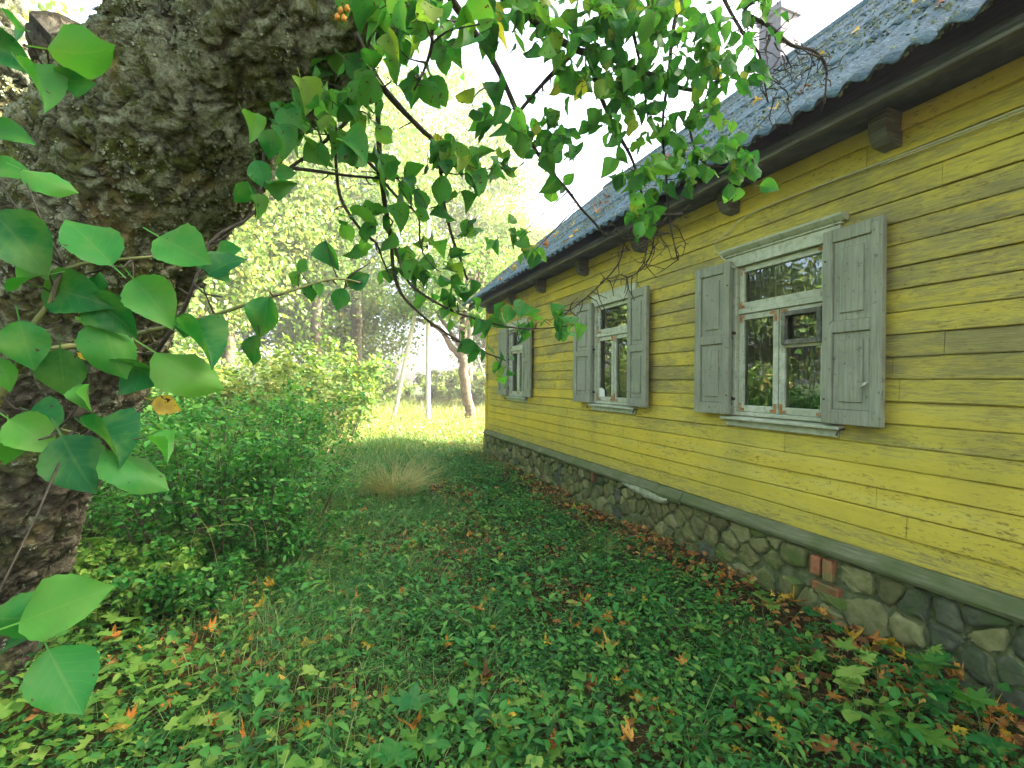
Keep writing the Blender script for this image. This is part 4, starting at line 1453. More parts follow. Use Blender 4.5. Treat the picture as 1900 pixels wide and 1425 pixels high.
# ---- leaves placed one by one near the lens: (x, y, length px, tip angle deg, tilt, depth, variant, mat)
NEAR = [(48, 648, 95, -80, .1, .58, 1), (35, 455, 135, -50, .3, .56, 0), (165, 452, 120, 130, .2, .58, 1), (338, 466, 118, -25, .1, .6, 1), (35, 520, 105, 185, .6, .58, 2),
        (135, 552, 112, -12, .3, .6, 0), (205, 588, 95, -40, .5, .62, 2), (283, 562, 108, -48, .2, .62, 0), (208, 645, 115, -62, .4, .62, 3), (115, 700, 95, -95, .1, .62, 1),
        (345, 688, 125, -28, .4, .66, 3), (375, 640, 110, -28, 1.1, .68, 4), (488, 592, 78, -98, .4, .76, 2), (470, 655, 62, -115, .7, .76, 0), (415, 492, 75, 42, .4, .75, 0),
        (395, 505, 70, -30, .9, .76, 1), (268, 697, 95, -22, 1.1, .66, 4), (58, 812, 95, -35, .3, .58, 0), (85, 775, 75, -8, .5, .62, 2), (142, 868, 128, -55, .25, .58, 1),
        (22, 835, 75, -85, .3, .58, 0), (205, 822, 115, -22, 1.0, .6, 4), (255, 862, 125, -22, 1.0, .6, 3), (18, 255, 65, -5, .3, .62, 0), (135, 108, 112, -12, .4, .6, 3),
        (72, 168, 92, -48, .9, .6, 4), (135, 160, 65, -18, .8, .62, 0), (22, 325, 65, 0, .4, .62, 0), (85, 335, 78, -14, .7, .62, 3), (122, 1128, 150, 22, .25, .44, 1),
        (28, 1162, 115, -8, .8, .44, 3), (122, 1272, 140, -48, .15, .44, 1), (25, 1198, 70, 190, .5, .46, 0), (462, 240, 58, -62, 1.1, .95, 4), (500, 272, 52, -100, .2, .95, 0),
        (482, 328, 55, -70, .2, .95, 1), (527, 325, 40, 0, .2, .95, 1), (450, 365, 50, -120, .3, .95, 0), (480, 385, 45, -60, .6, .95, 2), (520, 345, 55, -8, .9, .95, 4), (612, 475, 58, -70, .8, .85, 4),
        (664, 522, 46, 30, .3, .86, 0), (630, 558, 44, -110, .1, .86, 1), (22, 60, 70, 160, .5, .6, 0), (10, 105, 85, -30, .6, .6, 2), (345, 610, 50, -100, .2, .8, 0), (575, 545, 36, -80, .3, .82, 0), (548, 522, 34, -120, .4, .82, 2),
        (560, 495, 30, 60, .5, .82, 1), (590, 540, 30, -60, .5, .82, 0), (5, 700, 60, -60, .5, .58, 2), (185, 545, 60, 30, .9, .64, 3), (160, 745, 55, -95, 1.2, .6, 4), (300, 835, 60, -40, 1.1, .62, 4), (420, 470, 55, 10, .5, .78, 1)]
YEL = [(172, 660, 50, -40, .4, .63, 0), (310, 758, 48, -25, .3, .68, 1), (160, 598, 34, -70, .4, .63, 2)]
LEAVES = []        # (pos, rot 3x3, size, variant, mat, camdist)


def add_leaf(base, tip, nrm, size, var, mat='apple_leaf'):
    rot = basis(np.array([tip]), np.array([nrm]))[0]
    LEAVES.append((np.array(base), rot, size, var, mat, np.linalg.norm(np.array(base) - np.array([0, 0, CZ]))))


for lst, mt in ((NEAR, 'near_leaf'), (YEL, 'fallen_yellow')):
    for (x, y, Lp, an, tilt, Z, var) in lst:
        a = R(an)
        tip = np.array(RT * math.cos(a) + UP * math.sin(a) - FW * random.uniform(-0.25, 0.25))
        view = np.array((at(x, y, Z) - Vector((0, 0, CZ))).normalized())
        side = np.cross(tip, view)
        nrm = -view * math.cos(tilt) + side * math.sin(tilt) * random.choice((-1, 1))
        nrm = nrm + np.array([0, 0, 0.25])
        size = Lp * 0.98 * Z / FPX
        base = np.array(at(x, y, Z)) - tip * size * 0.5
        add_leaf(base, tip, nrm, size, var, mt)
        j = np.argmin(np.linalg.norm(BP - base, axis=1))
        if np.linalg.norm(BP[j] - base) < 0.25 and random.random() < 0.8:
            tw.tube([BP[j], (BP[j] + base) / 2 + np.array([0, 0, -0.008]), base], [0.0016, 0.0012, 0.0009], 5)

SPOTS = [(700, 20, 40, 6, .95), (745, 55, 35, 6, .98), (790, 25, 45, 8, .95), (770, 30, 30, 4, .85), (860, 45, 45, 9, 1.1), (900, 70, 35, 7, 1.15), (945, 25, 35, 6, 1.2), (885, 50, 20, 2, .8), (650, 170, 40, 6, 1.1), (700, 130, 50, 9, 1.1), (780, 140, 35, 6, 1.15),
         (725, 85, 35, 6, 1.0), (620, 230, 40, 8, 1.1), (675, 285, 40, 7, 1.15), (560, 190, 35, 6, 1.15), (590, 150, 30, 5, 1.2), (615, 195, 30, 6, 1.2), (690, 225, 30, 4, 1.15), (870, 190, 25, 4, 1.3), (930, 215, 30, 6, 1.3), (850, 290, 35, 8, 1.3), (880, 315, 35, 8, 1.3), (925, 310, 30, 8, 1.35), (960, 250, 30, 5, 1.35),
         (1000, 250, 45, 12, 1.45), (1035, 270, 40, 10, 1.45), (1000, 75, 45, 11, 1.35), (1060, 50, 55, 14, 1.35), (1120, 80, 55, 14, 1.4), (1170, 50, 55, 14, 1.4), (1230, 60, 55, 14, 1.45), (1290, 40, 55, 12, 1.5), (1340, 100, 45, 12, 1.55), (1320, 200, 40, 7, 1.6), (1330, 150, 35, 9, 1.55), (1100, 150, 40, 10, 1.45),
         (1180, 215, 45, 12, 1.55), (1150, 160, 40, 9, 1.5), (1240, 240, 50, 12, 1.6), (1280, 285, 45, 12, 1.65), (1340, 275, 40, 11, 1.7), (1375, 300, 22, 6, 1.7), (1350, 325, 35, 7, 1.7), (1160, 310, 40, 10, 1.55), (1190, 395, 28, 7, 1.6), (1200, 350, 35, 8, 1.6), (1260, 320, 30, 6, 1.65), (1030, 345, 25, 3, 1.55), (1115, 230, 35, 9, 1.5),
         (960, 440, 28, 6, 1.7), (985, 470, 22, 4, 1.7), (760, 340, 40, 7, 1.3), (700, 300, 40, 6, 1.25), (640, 415, 25, 4, 1.25), (665, 460, 18, 3, 1.3), (870, 430, 28, 5, 1.45), (775, 480, 35, 8, 1.4), (820, 505, 35, 10, 1.45), (745, 520, 30, 6, 1.4), (850, 560, 35, 11, 1.5), (800, 555, 35, 8, 1.45), (880, 600, 25, 6, 1.5),
         (930, 590, 28, 5, 1.55), (975, 590, 22, 5, 1.58), (1030, 608, 28, 8, 1.6), (900, 655, 25, 5, 1.6), (945, 685, 22, 5, 1.65), (725, 400, 35, 5, 1.3), (690, 420, 25, 3, 1.3), (840, 370, 30, 5, 1.4), (800, 300, 35, 6, 1.3), (570, 250, 30, 5, 1.15), (545, 215, 25, 5, 1.15), (1420, 20, 40, 8, 1.7), (1380, 140, 30, 6, 1.7),
         (1050, 130, 35, 8, 1.45), (1210, 130, 45, 12, 1.5), (1270, 120, 45, 11, 1.55), (980, 20, 35, 7, 1.25), (820, 90, 30, 5, 1.2), (655, 120, 25, 4, 1.1), (1110, 20, 40, 10, 1.35), (1200, 10, 40, 9, 1.4), (530, 260, 25, 4, 1.05)]
for (x, y, r_, n, Z) in SPOTS:
    n = int(n * (1.05 if x < 950 else 1.65) + 0.5)
    c = np.array(at(x, y, Z))
    j = np.argmin(np.linalg.norm(BP - c, axis=1))
    b = BP[j]
    if np.linalg.norm(b - c) > 0.05:
        mid = (b + c) / 2 + rand_dirs(1)[0] * 0.02
        P, rr = resample([b, mid, c], [0.0024, 0.0018, 0.0011], 0.02)
        tw.tube(P, rr, 5, 0.006, int(x))
    for k in range(n):
        p = np.array(at(x + random.gauss(0, r_ * 0.6), y + random.gauss(0, r_ * 0.6), Z + random.gauss(0, 0.06)))
        out = p - c
        out /= np.linalg.norm(out) + 1e-6
        tip = out * 0.7 + rand_dirs(1)[0] * 0.7 + np.array([0, 0, -0.55])
        nrm = rand_dirs(1)[0] * 0.75 + np.array([0, 0, 0.55]) - np.array(FW) * 0.35
        size = random.uniform(0.046, 0.086) * (0.85 if Z > 1.4 else 0.95)
        base = p - tip / np.linalg.norm(tip) * size * 0.4
        add_leaf(base, tip, nrm, size, random.randrange(5))
        if random.random() < 0.7:
            tw.tube([c * 0.5 + base * 0.5 + rand_dirs(1)[0] * 0.004, base], [0.0011, 0.0008], 4)
apart('twigs', tw, 'twig_bark', 'stuff')

LEAVES.sort(key=lambda l: l[5] / l[2])
LM = {}


def leaf_mesh(var, mat):
    if (var, mat) not in LM:
        V, F, A_ = T_APPLE[var]
        me = mesh_np('leaf', V, [F], A_, True)
        me.materials.append(M[mat])
        LM[(var, mat)] = me
    return LM[(var, mat)]


rest = Cloud()
for i, (b, rot, size, var, mat, _) in enumerate(LEAVES):
    if i < 296:
        o = obj('leaf', leaf_mesh(var, mat), None, apple)
        mt = Matrix([list(rot[r_]) for r_ in range(3)]).to_4x4() @ Matrix.Scale(size, 4)
        mt.translation = Vector(b)
        o.matrix_parent_inverse = Matrix.Translation(-AL)
        o.matrix_basis = mt
    else:
        rest.leaves(T_APPLE[var], b[None], rot[None], np.array([size]))
# crown of the same tree over and behind the camera, out of the frame
n = 6000
cc = np.stack([rng.uniform(-3.5, 2.0, 60), rng.uniform(-3.0, 2.6, 60), rng.uniform(3.3, 5.2, 60)], 1)
ids = rng.integers(0, 60, n)
p = cc[ids] + rng.normal(size=(n, 3)) * np.array([0.35, 0.35, 0.25])
rest.leaves(T_LOW, p, basis(rand_dirs(n) + np.array([0, 0, -.4]), rand_dirs(n) * .7 + np.array([0, 0, .6])), rng.uniform(0.06, 0.09, n))
apart('foliage', rest.mesh('foliage'), 'apple_leaf', 'stuff')
ov = MB()
for k in range(60):
    root = Vector((random.uniform(-1.2, 0.2), random.uniform(-0.5, 1.6), 3.0 + random.uniform(0, .4)))
    if k % 2: ov.tube(resample([root, (root + Vector(cc[k])) / 2 + Vector((0, 0, .2)), Vector(cc[k])], [0.03, 0.02, 0.008], 0.1)[0], 0.014, 6)
apart('upper_branches', ov, 'twig_bark', 'stuff')


# ------------------------------------------------------------------ shrubs and trees
def make_tree(name, label, loc, h, rx, rz_, cz, nclump, nleaf, size, leaf, bark='far_bark', trunk_r=0.2, lean=(0, 0), fork=0.45, seed=0, group=None, cat='tree', T=T_MINI, spread=0.13, trunk_pts=None, low=-1.0):
    r_ = np.random.default_rng(seed)
    x0, y0 = loc
    z0 = gz1(x0, y0)
    t = thing(name, label, cat, (x0, y0, z0), group)
    base = np.array([x0, y0, z0])
    top = base + np.array([lean[0], lean[1], cz])
    if trunk_pts is None:
        pts = [base - np.array([0, 0, 0.2]), base + (top - base) * 0.35 + np.append(r_.normal(size=2) * 0.04 * h * .3, 0), base + (top - base) * 0.75, top + np.array([0, 0, rz_ * 0.5])]
        rr = [trunk_r * 1.25, trunk_r, trunk_r * 0.7, trunk_r * 0.2]
    else:
        pts, rr = trunk_pts
    P, R_ = resample(pts, rr, max(0.08, h / 60))
    mb = MB()
    V, F = tube(P, R_, 14, trunk_r * 0.5, seed)
    mb.add(V, F)
    part('trunk', mb, bark, t, smooth=True)
    u = rand_dirs(nclump)
    rad = r_.random(nclump) ** (1 / 2.2)
    u[:, 2] = np.maximum(u[:, 2], low)
    C = top + u * rad[:, None] * np.array([rx, rx, rz_])
    lb = MB()
    for c in C[::max(1, nclump // 26)]:
        k = int(len(P) * (fork + (1 - fork) * r_.random() * 0.8))
        a = P[min(k, len(P) - 1)]
        m = (a + c) / 2 + r_.normal(size=3) * 0.05 * h * 0.5
        Q, q_ = resample([a, m, c], [trunk_r * 0.34, trunk_r * 0.2, trunk_r * 0.06], max(0.1, h / 40))
        lb.tube(Q, q_, 6, trunk_r * 0.4, seed + 3)
    part('branches', lb, bark, t, smooth=True)
    ids = r_.integers(0, nclump, nleaf)
    s = spread * rx
    p = C[ids] + r_.normal(size=(nleaf, 3)) * np.array([s, s, s * 0.75]) * (0.5 + r_.random(nclump)[ids])[:, None]
    p[:, 2] = np.maximum(p[:, 2], z0 + 0.05)
    d = p - C[ids]
    cl = Cloud()
    tip = d / (np.linalg.norm(d, axis=1)[:, None] + 1e-6) * 0.6 + rand_dirs(nleaf) + np.array([0, 0, -0.3])
    nr = rand_dirs(nleaf) * 0.8 + np.array([0, 0, 0.7])
    cl.leaves(T, p, basis(tip, nr), size * r_.uniform(0.6, 1.25, nleaf), np.clip(0.25 * r_.random(nclump)[ids] + 0.75 * r_.random(nleaf), 0, 1))
    o = part('crown' if cat == 'tree' else 'foliage', cl.mesh('crown'), leaf, t, kind='stuff')
    return t


def wxy(px, Z):
    p = at(px, 708, Z)
    return (p.x, p.y)


def make_bush(name, label, loc, r, h, nstem, nleaf, size, leaf, seed, T=T_LOW, group=None, stretch=(1, 1)):
    """many upright stems from the ground with leaves along them"""
    r_ = np.random.default_rng(seed)
    x0, y0 = loc
    z0 = gz1(x0, y0)
    t = thing(name, label, 'shrub', (x0, y0, z0), group)
    sb = MB()
    pts, wts = [], []
    for k in range(nstem):
        a, rr = r_.uniform(0, 6.28), math.sqrt(r_.random()) * r
        b = np.array([x0 + 0.65 * rr * math.cos(a) * stretch[0], y0 + 0.65 * rr * math.sin(a) * stretch[1], z0 - 0.03])
        hh = h * (0.45 + 0.55 * r_.random()) * (1 - 0.3 * (rr / r) ** 2)
        e = b + np.array([0.5 * rr * math.cos(a) * stretch[0] + r_.normal() * 0.1, 0.5 * rr * math.sin(a) * stretch[1] + r_.normal() * 0.1, hh])
        m = (b + e) / 2 + np.array([r_.normal() * 0.06, r_.normal() * 0.06, 0.12 * hh])
        Q, q_ = resample([b, m, e], [0.010, 0.006, 0.002], 0.1)
        sb.tube(Q, q_ * (h / 1.6) ** 0.5, 5, 0.02, seed + k)
        pts.append(Q)
        # side shoots
        for j in range(3):
            i = r_.integers(len(Q) // 3, len(Q))
            d = np.array([r_.normal(), r_.normal(), 0.3]) * 0.16 * h / 1.6
            pts.append(np.linspace(Q[i], Q[i] + d * 1.6, 6))
            sb.tube([Q[i], Q[i] + d * 1.6], [0.003, 0.001], 4)
    part('stems', sb, 'bush_stem', t, smooth=True)
    Pn = np.concatenate(pts)
    wt = np.clip((Pn[:, 2] - z0) / h, 0.05, 1) ** 0.5
    ids = r_.choice(len(Pn), nleaf, p=wt / wt.sum())
    p = Pn[ids] + r_.normal(size=(nleaf, 3)) * 0.055 * (h / 1.6)
    p[:, 2] = np.maximum(p[:, 2], z0 + 0.03)
    az = r_.uniform(0, 6.28, nleaf)
    cl = Cloud()
    cl.leaves(T, p, euler(az, r_.normal(-0.15, 0.45, nleaf), r_.normal(0, 0.5, nleaf)), size * r_.uniform(0.55, 1.25, nleaf))
    part('foliage', cl.mesh('foliage'), leaf, t, kind='stuff')
    return t


# near shrubs on the left, in the shade
make_bush('leafy_shrub', 'large dark green leafy shrub just right of the leaning trunk', wxy(415, 4.25), 0.85, 1.80, 52, 10500, 0.056, 'bush_leaf', 1)
make_bush('leafy_shrub', 'rounded green shrub in the shade beside the tall grass, left of the path', wxy(535, 5.2), 0.65, 1.55, 34, 6000, 0.05, 'bush_leaf', 2)
make_bush('leafy_shrub', 'green shrub directly behind the leaning trunk', wxy(265, 5.0), 0.9, 1.7, 45, 8000, 0.055, 'bush_leaf', 3)
make_bush('low_shrub', 'low pale-edged leafy shrub at the foot of the trunk', wxy(235, 3.15), 0.42, 0.55, 34, 2600, 0.055, 'ivy_leaf', 4)
make_bush('low_shrub', 'low dark shrub between the trunk foot and the large shrub', wxy(360, 3.35), 0.40, 0.50, 30, 2600, 0.05, 'bush_leaf', 5)
make_bush('low_shrub', 'small bluish green shrub at the right foot of the large shrub', wxy(560, 3.9), 0.36, 0.55, 24, 2200, 0.045, 'bush_leaf', 6)
# sunlit shrubs and trees beyond
BG = [
    ('sunlit shrub with pale yellow green leaves behind the shaded shrubs', 470, 9.5, 1.5, 2.6, 'tree_leaf_yellow'),
    ('tall sunlit shrub left of the leaning pole', 600, 12.5, 1.5, 2.9, 'tree_leaf'),
    ('sunlit shrub glimpsed just right of the big trunk', 360, 8.5, 1.3, 2.4, 'tree_leaf_yellow'),
    ('broad sunlit shrub filling the gap at the left beyond the trunk', 250, 8.0, 1.5, 2.8, 'tree_leaf'),
    ('grey green shrub in the meadow behind the leaning pole', 700, 27, 2.0, 2.5, 'tree_leaf_yellow'),
    ('olive shrub in the meadow between the poles and the rough trunk', 830, 29, 1.6, 2.3, 'tree_leaf_yellow'),
    ('low shrub behind the rough sunlit trunk by the house corner', 895, 26, 1.6, 2.6, 'tree_leaf_yellow'),
    ('shrub at the meadow edge left of the poles', 620, 18, 1.8, 2.4, 'tree_leaf_yellow'),
]
for k, (lb, px, Z, r_, h, lf) in enumerate(BG):
    make_bush('meadow_shrub', lb, wxy(px, Z), r_, h, 34, 6500, 0.10 + 0.004 * Z, lf, 20 + k, T=T_MINI, group='shrubs beyond the house shadow')

TR = [
    ('tall sunlit tree rising behind the leaning pole, left of the sky gap', 655, 20, 20, 4.8, 7.2, 12.0, 'tree_leaf_yellow'),
    ('tall pale green tree behind the upper branches left of centre', 590, 17, 15, 3.8, 5.6, 9.0, 'tree_leaf'),
    ('tall yellow green tree right of the big trunk', 430, 14, 12, 3.2, 4.8, 6.8, 'tree_leaf_yellow'),
    ('spreading tree behind the poles with low hanging foliage', 640, 27, 10, 4.6, 3.4, 5.6, 'tree_leaf'),
    ('dense darker tree beyond the poles near the roof corner', 900, 30, 11, 3.2, 4.2, 6.6, 'tree_leaf'),
    ('distant tree showing above the far roof corner', 950, 34, 15, 3.6, 5.2, 9.0, 'tree_leaf_yellow'),
    ('pale distant tree at the left behind the sunlit shrubs', 520, 26, 13, 4.2, 4.6, 7.4, 'tree_leaf'),
    ('broad tall tree behind the rough trunk, its crown left of the sky gap', 868, 25, 19, 3.6, 6.8, 11.5, 'tree_leaf_yellow'),
    ('tree behind the fork of the leaning trunk', 150, 9.5, 9, 2.6, 3.4, 5.6, 'tree_leaf_yellow'),
    ('tree standing left of the meadow behind the big trunk', 300, 12.5, 11, 3.0, 4.2, 6.0, 'tree_leaf'),
]
for k, (lb, px, Z, h, rx, rz_, cz, lf) in enumerate(TR):
    make_tree('garden_tree', lb, wxy(px, Z), h, rx, rz_, cz, 110, 26000, 0.12 + 0.0035 * Z, lf, bark='dim_bark', trunk_r=0.10 + 0.006 * h, seed=50 + k, group='trees beyond the garden')
# trees off to the left that the windows mirror
for k, (x, y, lb) in enumerate(((-6.5, 5.5, 'garden tree left of the frame mirrored in the nearest window'), (-8.5, 11.5, 'garden tree behind the big trunk mirrored in the middle window'), (-6.0, 0.5, 'garden tree at the left beside the camera'))):
    make_tree('garden_tree', lb, (x, y), 7, 2.6, 2.8, 3.6, 70, 9000, 0.2, ('tree_leaf_yellow', 'tree_leaf', 'tree_leaf')[k], trunk_r=0.18, seed=80 + k, group='trees beyond the garden')
make_bush('meadow_shrub', 'shrub left of the leaning trunk outside the frame', (-4.6, 3.0), 1.3, 2.2, 30, 6000, 0.1, 'tree_leaf', 41, T=T_MINI, group='shrubs beyond the house shadow')

# the rough sunlit fruit tree by the house corner
b = at(868, 775, 19)
gzb = gz1(b.x, b.y)
def up_(px, py, Z=19): return np.array(at(px, py, Z))
tpts = ([up_(875, 800), up_(872, 765), up_(864, 720), up_(859, 680), up_(857, 640), up_(862, 590), up_(880, 520), up_(900, 440)], [0.25, 0.21, 0.20, 0.21, 0.19, 0.15, 0.11, 0.06])
ft = make_tree('fruit_tree', 'rough brown trunked fruit tree lit from the right beside the house corner', (b.x, b.y), 7, 3.0, 2.3, 5.2, 60, 8000, 0.2, 'tree_leaf', trunk_r=0.24, seed=99, trunk_pts=tpts, fork=0.7, low=-0.3)
mb = MB()
P, rr = resample([up_(858, 668), up_(838, 645), up_(815, 612), up_(780, 596), up_(745, 588)], [0.13, 0.12, 0.10, 0.08, 0.04], 0.15)
mb.tube(P, rr, 10, 0.08, 4)
P, rr = resample([up_(862, 660), up_(845, 630), up_(822, 600), up_(800, 570)], [0.10, 0.09, 0.07, 0.03], 0.15)
mb.tube(P, rr, 10, 0.08, 5)
part('branch', mb, 'far_bark', ft, smooth=True)

# utility pole with a slanting brace, pale in the sun
pb = at(794, 778, 18.5)
pole = thing('utility_pole', 'pale wooden utility pole with a slanting brace standing in the sunlit meadow', 'pole', (pb.x, pb.y, gz1(pb.x, pb.y)))
mb = MB(); P, rr = resample([up_(795, 800, 18.5), up_(794, 700, 18.5), up_(793, 560, 18.5), up_(792, 380, 18.5)], [0.095, 0.09, 0.08, 0.07], 0.3); mb.tube(P, rr, 14)
part('pole', mb, 'pole_wood', pole, smooth=True)
mb = MB(); P, rr = resample([up_(727, 795, 18.6), up_(745, 705, 18.6), up_(768, 590, 18.55), up_(787, 490, 18.5)], [0.09, 0.09, 0.08, 0.07], 0.3); mb.tube(P, rr, 14)
part('brace', mb, 'pole_wood', pole, smooth=True)
# ladder leaning beyond the corner
ld = at(899, 700, 17)
lad = thing('wooden_ladder', 'pale wooden ladder leaning beyond the house corner', 'ladder', (ld.x, ld.y, gz1(ld.x, ld.y)))
a0, a1 = up_(915, 745, 17), up_(882, 650, 17)
off = np.array(RT) * 0.28 + np.array([0, 0, 0.06])
for o_ in (0, 1):
    mb = MB(); mb.tube([a0 + off * o_, a1 + off * o_], 0.03, 8)
    part('rail', mb, 'pole_wood', lad)
for k in range(6):
    f = 0.12 + 0.15 * k
    p = a0 * (1 - f) + a1 * f
    mb = MB(); mb.tube([p, p + off], 0.02, 6)
    part('rung', mb, 'pole_wood', lad)


# ------------------------------------------------------------------ ground cover
def place(n, x0, x1, y0, y1):
    x, y = rng.uniform(x0, x1, n), rng.uniform(y0, y1, n)
    return x, y


def dens(x, y, s, seed):
    return fbm(np.stack([x * s, y * s, 0 * x], 1), 3, seed)


def build_cover():
    # 1) low herbs with small pointed leaves: rosettes and short stems
    cl = Cloud()
    n = 13500
    x, y = place(n, -1.6, DW - 0.12, 0.9, 10.5)
    k = dens(x, y, 1.3, 31) + 0.10 * (x - 0.4) / 2.5
    wall = np.clip((DW - 0.25 - x) / 0.55, 0, 1) ** 1.3
    keep = (rng.random(n) < np.clip((k - 0.33) * 5, 0.12, 1) * (0.12 + 0.88 * wall)) & (rng.random(n) < np.clip(3.2 / np.hypot(x, y), 0.45, 1))
    x, y = x[keep], y[keep]
    n = len(x)
    z = gz(x, y)
    per = 7
    hgt = rng.uniform(0.02, 0.13, n) * (0.5 + dens(x, y, 0.9, 33))
    far = np.clip(np.hypot(x, y) / 5, 1, 1.6)
    pt = np.clip((dens(x, y, 0.8, 71) - 0.30) * 2.2, 0, 1)
    for j in range(per):
        az = rng.uniform(0, 6.28, n)
        off = rng.uniform(0.0, 0.05, n)
        p = np.stack([x + off * np.cos(az), y + off * np.sin(az), z + hgt * (0.35 + 0.65 * j / per) + 0.006], 1)
        s = rng.uniform(0.022, 0.052, n) * far
        cl.leaves(T_LOW if j % 3 else T_LONG, p, euler(az, rng.normal(0.12, 0.35, n), rng.normal(0, 0.35, n)), s, np.clip(0.62 * rng.random(n) + 0.42 * pt - 0.04, 0, 0.999))
    # taller weeds in separate clumps
    nc = 330
    cx, cy = place(nc, -1.8, DW - 0.7, 1.2, 8.5)
    ch = rng.uniform(0.10, 0.30, nc)
    for j in range(22):
        az = rng.uniform(0, 6.28, nc)
        f = rng.random(nc)
        rr = rng.uniform(0, 0.09, nc)
        p = np.stack([cx + rr * np.cos(az), cy + rr * np.sin(az), gz(cx, cy) + ch * f], 1)
        cl.leaves((T_LONG, T_LOW)[j % 2], p, euler(az, rng.normal(0.35, 0.35, nc), rng.normal(0, 0.3, nc)), rng.uniform(0.04, 0.085, nc), np.clip(0.3 + 0.65 * rng.random(nc), 0, 0.999))
    n = 60000
    x, y = place(n, -2.4, DW - 0.55, 0.9, 7.5)
    keep = (dens(x, y, 2.1, 36) > 0.42) & (rng.random(n) < np.clip(3.0 / np.hypot(x, y), 0.3, 1))
    x, y = x[keep], y[keep]
    n = len(x)
    p = np.stack([x, y, gz(x, y) + rng.uniform(0.005, 0.10, n)], 1)
    cl.leaves(T_MINI, p, euler(rng.uniform(0, 6.28, n), rng.normal(0.1, 0.45, n), rng.normal(0, 0.45, n)), rng.uniform(0.012, 0.028, n))
    tag(obj('herb_cover', cl.mesh('herb_cover'), M['herb_leaf']), 'low dark green herbs carpeting the shaded ground', 'ground cover', kind='stuff')
    # 2) paler lobed creeping leaves to the front left
    cl = Cloud()
    n = 9000
    x, y = place(n, -2.6, 1.6, 0.8, 6.0)
    k = dens(x, y, 1.1, 41) - 0.10 * (x + 0.6) + 0.02
    keep = rng.random(n) < np.clip((k - 0.42) * 5, 0.04, 1)
    x, y = x[keep], y[keep]
    n = len(x)
    z = gz(x, y)
    p = np.stack([x, y, z + rng.uniform(0.02, 0.12, n)], 1)
    cl.leaves(T_IVY, p, euler(rng.uniform(0, 6.28, n), rng.normal(0.1, 0.3, n), rng.normal(0, 0.3, n)), rng.uniform(0.022, 0.055, n))
    n = 6000
    x, y = place(n, -2.6, DW - 0.3, 0.8, 7)
    z = gz(x, y)
    keep = rng.random(n) < np.clip((dens(x, y, 1.7, 44) - 0.45) * 6, 0, 1)
    x, y, z = x[keep], y[keep], z[keep]
    n = len(x)
    p = np.stack([x, y, z + rng.uniform(0.03, 0.14, n)], 1)
    cl.leaves(T_LOW, p, euler(rng.uniform(0, 6.28, n), rng.normal(0.1, 0.35, n), rng.normal(0, 0.3, n)), rng.uniform(0.03, 0.06, n))
    tag(obj('creeper_cover', cl.mesh('creeper_cover'), M['ivy_leaf']), 'pale green creeping lobed leaves spreading below the trunk', 'ground cover', kind='stuff')
    # 3) shade grass
    cl = Cloud()
    n = 110000
    x, y = place(n, -3.2, DW - 0.15, 0.8, 11.5)
    band = np.exp(-((x - (-0.5 + 0.16 * y)) / 0.75) ** 2)
    k = dens(x, y, 0.9, 51)
    keep = rng.random(n) < np.clip(0.09 + 0.9 * band * np.clip((k - 0.25) * 3, 0, 1) + 0.35 * (k > 0.60) + 0.5 * (y > 7.5), 0, 1)
    x, y = x[keep], y[keep]
    n = len(x)
    far = np.clip((y - 4.5) / 4, 0, 1)
    bnd = np.exp(-((x - (-0.5 + 0.16 * y)) / 0.75) ** 2)
    h = rng.uniform(0.06, 0.20, n) * (1 + 0.9 * far * np.clip(bnd + 0.3, 0, 1)) * (0.7 + 0.6 * bnd)
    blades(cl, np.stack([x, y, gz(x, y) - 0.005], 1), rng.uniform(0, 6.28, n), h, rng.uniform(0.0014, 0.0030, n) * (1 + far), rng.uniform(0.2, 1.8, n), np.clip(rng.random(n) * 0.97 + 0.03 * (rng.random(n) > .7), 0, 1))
    n = 2600
    x, y = place(n, -2.2, DW - 0.6, 1.2, 8.5)
    keep = rng.random(n) < np.clip(0.25 + np.exp(-((x - (-0.5 + 0.16 * y)) / 0.8) ** 2), 0, 1)
    x, y = x[keep], y[keep]
    n = len(x)
    blades(cl, np.stack([x, y, gz(x, y)], 1), rng.uniform(0, 6.28, n), rng.uniform(0.14, 0.36, n), rng.uniform(0.0012, 0.0024, n), rng.uniform(0.5, 2.2, n), rng.uniform(0.84, 0.99, n))
    tag(obj('shade_grass', cl.mesh('shade_grass', False), M['grass_blade']), 'thin green grass growing in the shade of the house', 'grass', kind='stuff')
    # 4) sunlit meadow
    cl = Cloud()
    n = 70000
    x, y = place(n, -14, 14, 9.5, 34)
    keep = ~((x > DW - 0.1) & (y < Y1 + 0.1))
    # only where the view or the window mirrors can see it
    X_ = x * RT.x + y * RT.y
    Z_ = x * FW.x + y * FW.y
    px = 950 + FPX * X_ / Z_
    keep &= (px > 150) & (px < 1000)
    x, y = x[keep], y[keep]
    n = len(x)
    d = np.hypot(x, y)
    tall = np.clip((d - 18) / 6, 0, 1)
    h = rng.uniform(0.10, 0.32, n) * (1 + 1.6 * tall)
    blades(cl, np.stack([x, y, gz(x, y) - 0.02], 1), rng.uniform(0, 6.28, n), h, rng.uniform(0.004, 0.009, n) * (d / 14), rng.uniform(0.2, 1.5, n), np.clip(rng.random(n) * 0.85 + 0.4 * tall * rng.random(n), 0, 1))
    nb = 9000
    x, y = place(nb, -8, 8, 9.8, 22)
    keep = ~((x > DW - 0.1) & (y < Y1 + 0.1))
    x, y = x[keep], y[keep]
    nb = len(x)
    p = np.stack([x, y, gz(x, y) + rng.uniform(0.02, 0.22, nb)], 1)
